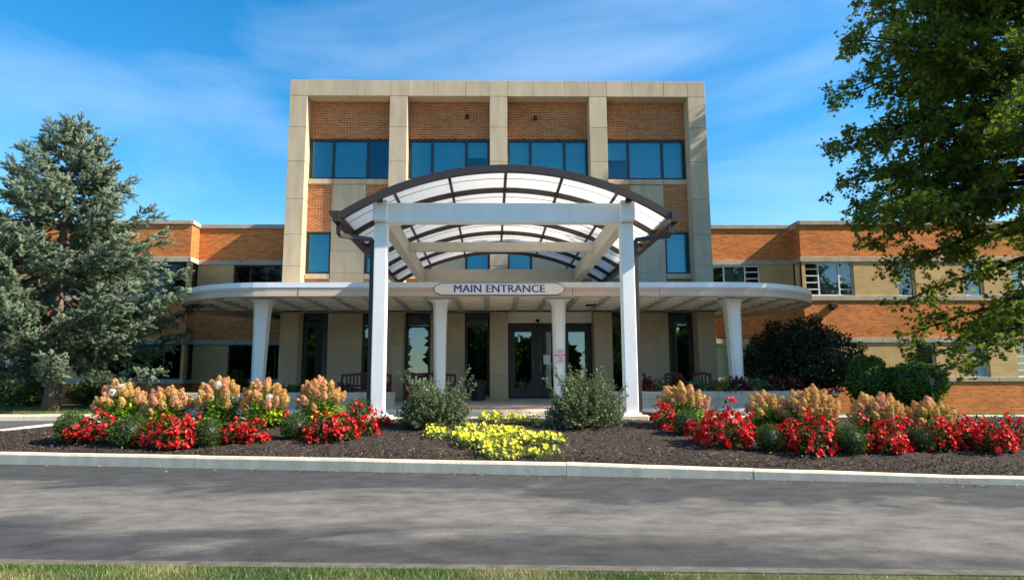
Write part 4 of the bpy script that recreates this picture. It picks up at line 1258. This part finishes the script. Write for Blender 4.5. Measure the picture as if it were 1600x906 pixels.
htx = ['leftmost in the left bed, with two whitish round heads', 'second in the left bed, dense with heads', 'third in the left bed with cream heads', 'fourth in the left bed beside the left porch column', 'rightmost in the left bed with yellow leaves',
       'beside the right white post', 'small leafy, second in the right bed', 'broad, densest one in the middle of the right bed', 'in front of the two green domes', 'rightmost in the right bed']
for k, (px, py, hw, top, nh, rosy, nwhite) in enumerate(hyl):
    b0 = on_bed(px, py); Y = min(b0[1] + .25, 13.75); zb = bed_z(b0[0], Y)
    W = hw * .84 / F_PX * Y; H = float(at(px, top, Y)[2]) - zb; xb = float(at(px, 640, Y)[0])
    g = np.random.default_rng(300 + k)
    o = empty('hydrangea', (xb, Y, zb), label='tan-flowered hydrangea ' + htx[k], category='shrub', group='hydrangeas in the bed')
    heads = []; tries = 0
    while len(heads) < int(nh * 1.45) and tries < 4000:
        tries += 1
        th, ph = g.uniform(0, 2 * np.pi), g.uniform(0, 1)
        el = (.30 if g.random() < .25 else .55) + ph * 1.0
        d = np.array([math.cos(th) * math.cos(el), math.sin(th) * math.cos(el), math.sin(el)])
        if d[1] > .55: continue
        q = np.array([d[0] * W, d[1] * W * .8, H * (.24 + .66 * d[2])]) * g.uniform(.84, 1.0)
        if all(np.linalg.norm(q - h_[0]) > .108 for h_ in heads): heads.append((q, d))
    st = MB()
    for i, (q, d) in enumerate(heads):
        st.tube([(0, 0, -.03), tuple(q * np.array([.45, .45, .5])), tuple(q)], [.013, .009, .006], 4)
        tilt = np.array([d[0] * .9, d[1] * .9, 1.0]) + g.normal(0, .12, 3)
        rot = Vector(tilt).to_track_quat('Z', 'Y').to_euler()
        u = g.random()
        me = PN[1][i % 3] if u < rosy else (PN[2][i % 3] if u > .62 + rosy * .4 else PN[0][i % 3])
        if i < nwhite: me = PW
        s_ = g.uniform(.12, .165) * (.9 if i < nwhite else 1.0)
        local_part('flower_head', me, o, tuple(q - np.array([0, 0, .05])), rot, s_)
    sm = st.mesh('stem'); sm.materials.append(MT['stem']); local_part('stem', sm, o)
    n = 820
    d = unit(np.stack([g.normal(0, 1, n), g.normal(0, 1, n), np.abs(g.normal(0, .8, n))], 1)); rr_ = g.uniform(.35, .93, n)
    P = d * rr_[:, None] * np.array([W * 1.02, W * .85, H * .70]) + np.array([0, 0, H * .12])
    lf = scatter('foliage', LEAF[0], LEAF[1], P, frames(unit(d + g.normal(0, .5, (n, 3)) - np.array([0, 0, .2])), unit(d * .5 + np.array([0, 0, 1.0]) + g.normal(0, .4, (n, 3)))), g.uniform(.07, .13, n), np.clip(g.beta(2, 2.2, n) + (.18 if k in (4, 3) else 0), 0, 1), MT['hyd_leaf'], 'MESH')
    local_part('foliage', lf, o)

# ------------------------------------------------------------------ grey-green shrubs
def sage(px0, px1, top, base_y, sprigs, seed, label):
    g = np.random.default_rng(seed); pc = (px0 + px1) / 2
    b0 = on_bed(pc, base_y); Y = b0[1] + .3; zb = bed_z(b0[0], Y); xb = float(at(pc, 640, Y)[0])
    W = (px1 - px0) / 2 / F_PX * Y; H = float(at(pc, top, Y)[2]) - zb
    o = empty('leafy_shrub', (xb, Y, zb), label=label, category='shrub', group='grey-green shrubs by the petunias')
    P, D, T = [], [], []; st = MB()
    tips = []
    for k in range(330):
        d = unit(np.array([g.normal(0, 1), g.normal(0, .9), abs(g.normal(.7, .6)) + .05]))
        L_ = g.uniform(.80, 1.04)
        tips.append(d * np.array([W, W, H]) * L_ * (1 + .07 * math.sin(d[0] * 7 + seed)))
    for sx_, sy_ in sprigs:
        q = at(sx_, sy_, Y - .05); tips.append(np.array([q[0] - xb, g.uniform(-.2, .1), q[2] - zb]))
    for i, tip in enumerate(tips):
        mid = tip * np.array([.55, .55, .42]); base = np.array([tip[0] * .08, tip[1] * .08, -.02])
        if i % 3 == 0 or i >= 330: st.tube([tuple(base), tuple(mid), tuple(tip)], [.010, .006, .003], 3)
        nl = 46 if i < 330 else 70
        t = g.uniform(.28, 1.0, nl) ** .7
        q = ((1 - t)[:, None] ** 2) * base + (2 * t * (1 - t))[:, None] * mid * 1.15 + (t ** 2)[:, None] * tip
        dirn = unit(tip - mid)
        P.append(q + g.normal(0, .018, (nl, 3))); D.append(unit(g.normal(0, .8, (nl, 3)) + dirn * .7)); T.append(np.clip(g.beta(2, 2.6, nl) + .25 * (t - .6), 0, 1))
    P, D, T = np.concatenate(P), np.concatenate(D), np.concatenate(T); n = len(P)
    P[:, 2] = np.maximum(P[:, 2], .01)
    lf = scatter('foliage', LEAF2[0], LEAF2[1], P, frames(D, unit(g.normal(0, .6, (n, 3)) + np.array([0, 0, 1.0]))), g.uniform(.032, .058, n), T, MT['sage'], 'MESH')
    local_part('foliage', lf, o); sm = st.mesh('stem'); sm.materials.append(MT['bark']); local_part('stem', sm, o)
sage(620, 738, 590, 671, [(734, 572), (728, 585), (745, 598), (622, 580), (632, 578), (722, 592), (640, 585), (738, 590)], 41, 'loose grey-green leafy shrub left of the yellow petunias')
sage(846, 984, 582, 669, [(862, 566), (892, 570), (866, 575), (912, 570), (942, 572), (850, 590), (978, 600), (984, 616), (902, 576), (932, 578)], 42, 'wide grey-green leafy shrub right of the yellow petunias')

# ------------------------------------------------------------------ yellow petunias
def petunia(blobs, seed, label):
    g = np.random.default_rng(seed); C = []
    for px, py, rx, ry, n in blobs:
        for _ in range(n):
            a, r_ = g.uniform(0, 2 * np.pi), math.sqrt(g.random())
            C.append(on_bed(px + rx * r_ * math.cos(a), py + ry * r_ * math.sin(a)))
    C = np.array(C); n = len(C); ctr = C.mean(0)
    o = empty('yellow_petunia', tuple(ctr), label=label, category='flowers', group='yellow petunias in the bed')
    hgt = g.uniform(.03, .15, n) + .05 * np.sin(C[:, 0] * 6) * np.sin(C[:, 1] * 5)
    P = C - ctr + np.stack([np.zeros(n), np.zeros(n), np.maximum(hgt, .03)], 1)
    D = unit(np.array([.25, -.75, .8]) + g.normal(0, .42, (n, 3)))
    pm = scatter('flowers', TRUMPET[0], TRUMPET[1], P, frames(unit(np.cross(D, g.normal(0, 1, (n, 3)))), D), g.uniform(.045, .072, n), g.beta(2, 2, n), MT['yellow_petal'], 'MESH')
    local_part('flowers', pm, o)
    m = n * 14; idx = g.integers(0, n, m); Q = C[idx] - ctr + np.stack([g.normal(0, .055, m), g.normal(0, .055, m), g.uniform(.0, .11, m)], 1)
    DD = unit(g.normal(0, 1, (m, 3)) + np.array([0, 0, .3]))
    lm = scatter('foliage', LEAF2[0], LEAF2[1], Q, frames(DD, unit(g.normal(0, .5, (m, 3)) + np.array([0, 0, 1.0]))), g.uniform(.03, .06, m), g.beta(1.6, 1.7, m), MT['pet_leaf'], 'MESH')
    local_part('foliage', lm, o)
petunia([(762, 683, 58, 11, 250), (800, 689, 62, 9, 170), (740, 689, 32, 11, 90), (850, 692, 38, 6, 46), (682, 681, 15, 8, 40)], 51, 'broad middle mat of yellow petunias between the two grey-green shrubs')
petunia([(768, 707, 16, 11, 50), (795, 710, 22, 6, 22), (830, 715, 24, 5, 20), (865, 711, 14, 5, 12), (790, 717, 28, 4, 14)], 52, 'thin front patch of yellow petunias just behind the kerb')
petunia([(767, 656, 15, 6, 60), (806, 659, 18, 7, 34), (838, 663, 16, 6, 10)], 53, 'small rear patch of yellow petunias below the entrance doors')

# ------------------------------------------------------------------ spruce on the left
def spruce(x, y, z, H, seed, prof, label):
    g = np.random.default_rng(seed)
    o = empty('spruce_tree', (x, y, z), label=label, category='tree')
    lean = np.array([-.004, 0])
    ctr = lambda h: np.array([lean[0] * h * 1.0 + .05 * math.sin(h), .04 * math.cos(h * .8), h])
    tr = MB(); hs = np.linspace(-.1, H * .97, 18)
    tr.tube([ctr(h) for h in hs], [max(.012, .24 * (1 - max(h, 0) / H) ** .85 + (.06 if h < .3 else 0)) for h in hs], 10)
    tm = tr.mesh('trunk', True); tm.materials.append(MT['bark']); local_part('trunk', tm, o)
    br = MB(); C, D, NRM, S, T = [], [], [], [], []
    cones = MB()
    h = 2.0
    while h < H - .15:
        Lh = float(np.interp(h, [p[0] for p in prof], [p[1] for p in prof]))
        nb = 7 if h < H * .7 else 6
        off = g.uniform(0, 6.28)
        for k in range(nb):
            az = off + 2 * math.pi * k / nb + g.normal(0, .22)
            L_ = Lh * g.uniform(.55, 1.12)
            if math.cos(az) > .4: L_ *= 1.04
            t_up = np.interp(h / H, [0, .4, .8, 1], [-.10, .02, .42, .95]) + g.normal(0, .10)
            dirh = np.array([math.cos(az), math.sin(az), 0])
            p0 = ctr(h + g.uniform(-.12, .12)); npt = 8; pts = []
            droop = np.interp(h / H, [0, .5, 1], [.30, .20, 0]) * g.uniform(.6, 1.4)
            for i in range(npt + 1):
                t = i / npt
                zoff = t * t_up * L_ - droop * L_ * math.sin(math.pi * min(t * 1.05, 1) * .9) * .9 + .12 * L_ * max(0, t - .7)
                pts.append(p0 + dirh * (L_ * t) + np.array([0, 0, zoff]) + g.normal(0, .012, 3))
            br.tube([tuple(p) for p in pts], [max(.004, .030 * (1 - i / (npt + .5)) * min(1, L_ / 2)) for i in range(npt + 1)], 4)
            pts = np.array(pts)
            # side sprays
            ns = max(5, int(L_ / .085)); side = np.cross(dirh, [0, 0, 1])
            for s_ in range(ns):
                t = .16 + .84 * (s_ + g.random()) / ns
                f = t * npt; i = min(int(f), npt - 1); b0 = pts[i] + (pts[i + 1] - pts[i]) * (f - i)
                along = unit(pts[i + 1] - pts[i])
                sg = 1 if s_ % 2 else -1
                sl = (.16 + .34 * L_ * .42 * (1 - t) + .10) * g.uniform(.6, 1.25)
                sl = min(sl, .6)
                d = unit(along * .75 + side * sg * g.uniform(.25, .9) + np.array([0, 0, -.22 + g.normal(0, .25)]))
                nt_ = max(2, int(sl / .068))
                bare = t < .38 and g.random() < .5
                for q in range(nt_):
                    tt_ = (q + .6) / nt_
                    pos = b0 + d * sl * tt_ + np.array([0, 0, -.10 * sl * tt_ ** 2])
                    if bare: continue
                    C.append(pos); dd = unit(d + g.normal(0, .38, 3) + np.array([0, 0, .10])); D.append(dd)
                    NRM.append(unit(np.array([0, 0, 1.0]) + g.normal(0, .3, 3))); S.append(g.uniform(.17, .27)); T.append(np.clip(g.beta(2.2, 2.2) * .72 + .38 * (t - .45) , 0, 1))
                if bare or s_ % 2 == 0: br.tube([tuple(b0), tuple(b0 + d * sl * .9)], [.006, .003], 3)
            C.append(pts[-1]); D.append(unit(pts[-1] - pts[-2])); NRM.append(np.array([0, 0, 1.0])); S.append(.24); T.append(.75)
            if h > H * .72:
                for _ in range(g.integers(1, 4)):
                    c0 = pts[-1 - g.integers(0, 3)] + g.normal(0, .06, 3)
                    cones.tube([tuple(c0), tuple(c0 + np.array([0, 0, -.05])), tuple(c0 + np.array([0, 0, -.13]))], [.008, .026, .010], 5)
        h += .27 if h < H * .75 else .20
    for hh in np.linspace(H * .8, H, 40):                      # leader
        C.append(ctr(hh)); D.append(unit(np.array([g.normal(0, .5), g.normal(0, .5), .9]))); NRM.append(np.array([1.0, 0, 0])); S.append(.19); T.append(.6)
    C, D, NRM = np.array(C), np.array(D), np.array(NRM)
    cm = scatter('crown', NEEDLE[0], NEEDLE[1], C, frames(D, NRM), np.array(S), T, MT['spruce'], 'MESH'); local_part('crown', cm, o)
    bm_ = br.mesh('branches'); bm_.materials.append(MT['twig']); local_part('branches', bm_, o)
    km = cones.mesh('cones'); km.materials.append(MT['cone']); local_part('cones', km, o)
    return len(C)
p_ = at(78, 641, 20.3)
spruce(float(p_[0]), 20.3, lawn_z(20.3), 8.75, 61, [(1.5, 2.7), (2.2, 3.3), (3.2, 3.8), (4.3, 3.8), (4.9, 3.5), (5.6, 2.9), (6.4, 2.15), (7.2, 1.4), (8.0, .65), (8.75, .12)], 'tall blue-green spruce with bare lower trunk on the lawn at the left')

# ------------------------------------------------------------------ oak on the right
def oak(x, y, z, H, seed, label):
    g = np.random.default_rng(seed)
    o = empty('oak_tree', (x, y, z), label=label, category='tree')
    wood = MB(); C, D, NR, S, T = [], [], [], [], []
    ctr = lambda h: np.array([-.012 * h + .10 * math.sin(h * .55), .08 * math.cos(h * .5), h])
    hs = np.linspace(-.15, H * .96, 20)
    tr = MB(); tr.tube([ctr(h) for h in hs], [max(.03, .33 * (1 - max(h, 0) / H) ** .8 + (.12 if h < .2 else 0)) for h in hs], 12)
    tm = tr.mesh('trunk', True); tm.materials.append(MT['bark_dark']); local_part('trunk', tm, o)
    nl = 96
    for k in range(nl + 14):
        f = (k + .5) / nl; h = 2.9 + (H - 3.6) * f ** .95
        az = k * 2.39996 + g.normal(0, .25)
        if k >= nl: h = g.uniform(6.5, 14); az = g.uniform(1.75, 2.75)  # extra back limbs added to shade the tower's right pier
        reach = np.interp(h / H, [.17, .28, .45, .62, .8, .92, 1], [6.5, 7.5, 7.5, 6.6, 4.8, 2.6, .9]) * g.uniform(.74, 1.06)
        if math.sin(az) > .3: reach = min(reach, 4.2 / math.sin(az))
        rise = np.interp(h / H, [.17, .3, .5, .75, 1], [-.30, -.10, .22, .55, 1.1]) + g.normal(0, .09)
        dh = np.array([math.cos(az), math.sin(az), 0]); sd = np.array([-dh[1], dh[0], 0])
        if math.cos(az) > .1 and h < 8.4 and g.random() < .9: continue  # lower limbs left out here and below so sun reaches the domes
        if math.cos(az) < 0 and h < 6.0 and -.30 < math.sin(az) < .36: continue
        p0 = ctr(h); n = 10; bend = g.normal(0, .10); wig = g.normal(0, .035, (n + 1, 3))
        for _ in range(14):                     # the crown is narrower on the building side, as its outline shows
            pts = []
            for i in range(n + 1):
                t = i / n
                pts.append(p0 + dh * reach * t + sd * bend * reach * t * t + np.array([0, 0, reach * (rise * t * (1.15 - .45 * t) - .14 * t * t)]) + wig[i] * (t > 0))
            q = [proj(p + np.array([x, y, z])) for p in pts[5:]]
            if all(a >= np.interp(b, [-100, 0, 60, 130, 220, 300, 340, 400, 500, 540], [1380, 1335, 1292, 1278, 1285, 1292, 1318, 1360, 1366, 1400]) + 14 for a, b in q): break
            reach *= .93
        r0 = .028 + .012 * reach
        wood.tube([tuple(p) for p in pts], [max(.008, r0 * (1 - t_) ** .9 + .006) for t_ in np.linspace(0, 1, n + 1)], 6)
        pts = np.array(pts)
        nsec = int(9 + reach * 3.1)
        for s_ in range(nsec):
            t = .06 + .94 * (s_ + g.random()) / nsec
            fidx = t * n; i = min(int(fidx), n - 1); b0 = pts[i] + (pts[i + 1] - pts[i]) * (fidx - i)
            al = unit(pts[i + 1] - pts[i]); sg = 1 if s_ % 2 else -1
            sl = (1.5 * (1 - t) + .55) * g.uniform(.55, 1.15) * min(1, reach / 3.5 + .3)
            d = unit(al * .8 + sd * sg * g.uniform(.5, 1.2) + np.array([0, 0, g.normal(.05, .32)]))
            q1 = b0 + d * sl * .5 + g.normal(0, .05, 3); q2 = b0 + d * sl + np.array([0, 0, -.10 * sl]) + g.normal(0, .07, 3)
            wood.tube([tuple(b0), tuple(q1), tuple(q2)], [.014, .009, .004], 4)
            ntw = max(3, int(sl / .17))
            if g.random() < .2: continue
            for w in range(ntw):
                tt_ = .25 + .75 * (w + g.random()) / ntw
                c0 = b0 + (q1 - b0) * min(1, tt_ * 2) + (q2 - q1) * max(0, tt_ * 2 - 1)
                td = unit(d * .6 + g.normal(0, .7, 3)); tl = g.uniform(.12, .34)
                if w % 2 == 0: wood.tube([tuple(c0), tuple(c0 + td * tl)], [.005, .003], 3)
                m = g.integers(7, 13)
                base_t = g.beta(2, 2.9)
                for _ in range(m):
                    C.append(c0 + td * tl * g.uniform(.3, 1.15) + g.normal(0, .07, 3)); D.append(unit(td * .5 + g.normal(0, .8, 3) - np.array([0, 0, .25]))); NR.append(unit(np.array([0, 0, 1.0]) + g.normal(0, .55, 3)))
                    S.append(g.uniform(.125, .20)); T.append(min(1, max(0, base_t * .75 + g.normal(.08, .12) + (.25 if g.random() < .02 else 0))))
    C, D, NR = np.array(C), np.array(D), np.array(NR)
    cm = scatter('crown', OAK[0], OAK[1], C, frames(D, NR), np.array(S), T, MT['oak'], 'MESH'); local_part('crown', cm, o)
    wm = wood.mesh('limbs'); wm.materials.append(MT['bark_dark']); local_part('limbs', wm, o)
    return len(C)
nleaf = oak(16.7, 19.3, .15, 16.4, 77, 'large spreading oak with drooping lower limbs at the right edge')

# ------------------------------------------------------------------ dark shrub, green domes, foundation shrubs
def bush(name, x, y, z, rx, rz, zc, n, size, mat, label, seed, lobes, group=None, leaf=LEAF2, stems=5, inner=False, cat='shrub', shell=.45):
    g = np.random.default_rng(seed); o = empty(name, (x, y, z), label=label, category=cat, group=group)
    L_ = [(np.array(c) * np.array([rx, rx, rz]) + np.array([0, 0, zc]), s_) for c, s_ in lobes]
    P, Dn = [], []
    w = np.array([s_ ** 2 for _, s_ in L_]); w /= w.sum()
    for (c, s_), ww in zip(L_, w):
        k = int(n * ww); d = unit(g.normal(0, 1, (k, 3))); r_ = g.uniform(shell, 1.0, k) ** .7
        r_ *= 1 + .12 * np.sin(d[:, 0] * 6 + seed) * np.sin(d[:, 2] * 7)
        P.append(c + d * r_[:, None] * np.array([rx, rx, rz]) * s_); Dn.append(d)
    P, Dn = np.concatenate(P), np.concatenate(Dn); P[:, 2] = np.maximum(P[:, 2], .03); k = len(P)
    lf = scatter('crown', leaf[0], leaf[1], P, frames(unit(Dn * .6 + g.normal(0, .7, (k, 3))), unit(Dn + g.normal(0, .5, (k, 3)) + np.array([0, 0, .4]))), g.uniform(.7, 1.3, k) * size, g.beta(2, 2.3, k), mat, 'MESH'); local_part('crown', lf, o)
    st = MB()
    for i in range(stems):
        c, s_ = L_[i % len(L_)]
        st.tube([(g.normal(0, .06), g.normal(0, .06), -.05), tuple(c * np.array([.4, .4, .45])), tuple(c)], [.035, .025, .01], 5)
    sm = st.mesh('stem'); sm.materials.append(MT['bark_dark']); local_part('stem', sm, o)
    if inner:  # opaque dark balls added inside the lobes
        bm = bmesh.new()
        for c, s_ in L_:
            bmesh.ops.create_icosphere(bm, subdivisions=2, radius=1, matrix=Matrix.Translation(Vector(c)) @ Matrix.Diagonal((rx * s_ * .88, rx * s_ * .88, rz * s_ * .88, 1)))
        me = bpy.data.meshes.new('dark_core'); bm.to_mesh(me); bm.free(); me.materials.append(MT['dark_leaf'])
        local_part('dark_core', me, o)
    return o
g_ = np.random.default_rng(8)
xs_ = X(1252, 560, 22.6)
lob = [((0, 0, 0), .72), ((-.55, .1, -.12), .5), ((.55, 0, -.2), .55), ((-.3, -.2, .45), .42), ((.25, .1, .42), .45), ((.1, -.3, -.1), .55), ((-.75, 0, .12), .3), ((.85, .1, .0), .3), ((.05, 0, .75), .28), ((.45, .1, .62), .25), ((-.62, 0, .45), .24), ((.95, 0, .3), .16), ((.75, .1, .5), .18), ((-.95, .1, -.1), .2), ((-.45, 0, .85), .15), ((.25, 0, .98), .14), ((1.1, 0, -.15), .2)]
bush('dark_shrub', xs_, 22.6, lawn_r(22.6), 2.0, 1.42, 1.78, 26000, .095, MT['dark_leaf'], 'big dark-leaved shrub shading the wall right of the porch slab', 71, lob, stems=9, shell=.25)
def dome(px, top, base, hw, Y, seed, label):
    zb = lawn_r(Y); x = X(px, 600, Y); H = float(at(px, top, Y)[2]) - zb; W = hw / F_PX * Y
    g = np.random.default_rng(seed); lobes = [((0, 0, 0), .80)]
    for k in range(34):
        d = unit(np.array([g.normal(), g.normal(), abs(g.normal(.3, .9))])); lobes.append((tuple(d * .68 * np.array([1, 1, 1.0])), g.uniform(.24, .36)))
    return bush('dome_conifer', x, Y, zb, W * .98, H * .53, H * .46, 17000, .062, MT['dome_leaf'], label, seed, lobes, group='dome-shaped conifers', inner=True, leaf=LEAF2, stems=3, shell=.8)
dome(1356, 548, 640, 37, 20.6, 81, 'rounded bright green dwarf conifer half in shade beside the dark shrub')
dome(1408, 566, 640, 28, 20.4, 83, 'smaller rounded green conifer tucked behind the sunlit dome')
dome(1436, 561, 640, 42, 19.6, 82, 'sunlit rounded bright green dwarf conifer with a small lamp in front')
xl = X(1456, 600, 18.95); zl = lawn_r(18.95)
lp = empty('path_lamp', (xl, 18.95, zl), label='small grey path lamp in front of the sunlit green dome', category='lamp')
m = MB(); m.tube([(xl, 18.95, zl - .05), (xl, 18.95, zl + .82)], .018, 8); m.build('pole', MT['lamp_grey'], lp)
m = MB(); m.loft([[(xl + r_ * math.cos(a * math.pi / 5), 18.95 + r_ * math.sin(a * math.pi / 5), zl + h) for a in range(10)] for r_, h in ((.03, .80), (.06, .83), (.06, .92), (.10, .93), (.02, 1.0))]); m.build('lamp_head', MT['lamp_grey'], lp)
for k, (px, Y, rx, rz, txt) in enumerate(((18, 24.5, 1.0, .55, 'dark low shrub at the far left below the stone doorway'), (52, 23.6, .8, .5, 'dark low shrub just left of the spruce trunk'), (140, 24.2, .85, .55, 'dark low shrub just right of the spruce trunk'), (368, 25.2, .55, .8, 'dark upright shrub by the wall left of the porch column'))):
    bush('low_shrub', X(px, 620, Y), Y, lawn_z(Y), rx, rz, rz * .8, 3200, .075, MT['box_leaf'], txt, 90 + k, [((0, 0, 0), .8), ((-.4, 0, -.2), .5), ((.4, .1, -.15), .55), ((.1, -.2, .35), .4)], group='low shrubs along the left wing', stems=4)

# ------------------------------------------------------------------ grass
def blades(name, n, xr, yf, hfun, seed, dens=None, size=.043, **kw):
    g = np.random.default_rng(seed)
    x = g.uniform(xr[0], xr[1], n); y = yf(x, g.random(n))
    if dens is not None:
        keep = g.random(n) < dens(x, y); x, y = x[keep], y[keep]; n = len(x)
    z = hfun(x, y); a = g.uniform(0, 6.28, n)
    up = unit(np.stack([g.normal(0, .42, n), g.normal(0, .42, n), np.ones(n)], 1)); nr = np.stack([np.cos(a), np.sin(a), np.zeros(n)], 1)
    V = [(-.035, 0, 0), (.035, 0, 0), (.025, .55, .05), (-.025, .55, .05), (0, 1, .22)]
    cl = .5 + .5 * np.sin(x * 4.1 + 1) * np.sin(y * 3.1 + x * 1.7)
    T = np.clip(g.beta(2, 2.4, n) + .75 * (cl - .5) + kw.pop('dry', 0.0), 0, 1)
    return scatter(name, V, [(0, 1, 2), (0, 2, 3), (3, 2, 4)], np.stack([x, y, z], 1), frames(up, nr), g.uniform(.6, 1.25, n) * size, T, MT['grass'], kind='stuff')
yr = np.vectorize(YR)
def vh(x, y):
    q = np.maximum(yr(x) - .13 - y, 0); return .010 + np.minimum(q, 2) * .03
blades('grass', 110000, (-4.6, 4.2), lambda x, u: yr(x) - .20 - 1.2 * u ** 1.6, vh, 21, dens=lambda x, y: np.clip(np.where(yr(x) - y < .42 + .10 * np.sin(x * 5), np.clip((1.5 - x) * .7, .10, 1), np.clip(1.1 - x * .25, .5, 1)), 0, 1))
blades('lawn_grass', 26000, (-17, -8.5), lambda x, u: 17.2 + 5 * u, lambda x, y: .46 + .012 * (y - 17), 22, size=.06)

# ------------------------------------------------------------------ wood across the road, mirrored in the entrance glass
g = np.random.default_rng(31); C, D, NR, S, T = [], [], [], [], []
for k in range(46):
    tx, ty = -70 + 3.1 * k + g.normal(0, 1.2), -34 - g.uniform(0, 14); H = g.uniform(5, 10.5); conif = g.random() < .5; W = H * (.20 if conif else .36)
    n = 2600
    h = g.uniform(0, 1, n); a = g.uniform(0, 6.28, n); r_ = (W * (1 - h) if conif else W * np.sqrt(np.clip(1 - (2 * h - 1) ** 2, .05, 1))) * np.where(np.arange(n) % 9 == 0, .35, g.uniform(.6, 1, n))
    C.append(np.stack([tx + r_ * np.cos(a), ty + r_ * np.sin(a), H * (.08 + .92 * h)], 1)); D.append(unit(g.normal(0, 1, (n, 3)))); NR.append(unit(g.normal(0, 1, (n, 3)))); S.append(np.where(np.arange(n) % 9 == 0, 2.2, g.uniform(.2, .5, n))); T.append(g.beta(2, 3, n))
C, D, NR, S, T = map(np.concatenate, (C, D, NR, S, T))
scatter('woodland', LEAF2[0], LEAF2[1], C, frames(D, NR), S, T, MT['box_leaf'], kind='stuff', label='distant dark wood across the road, seen only as reflections', category='trees')
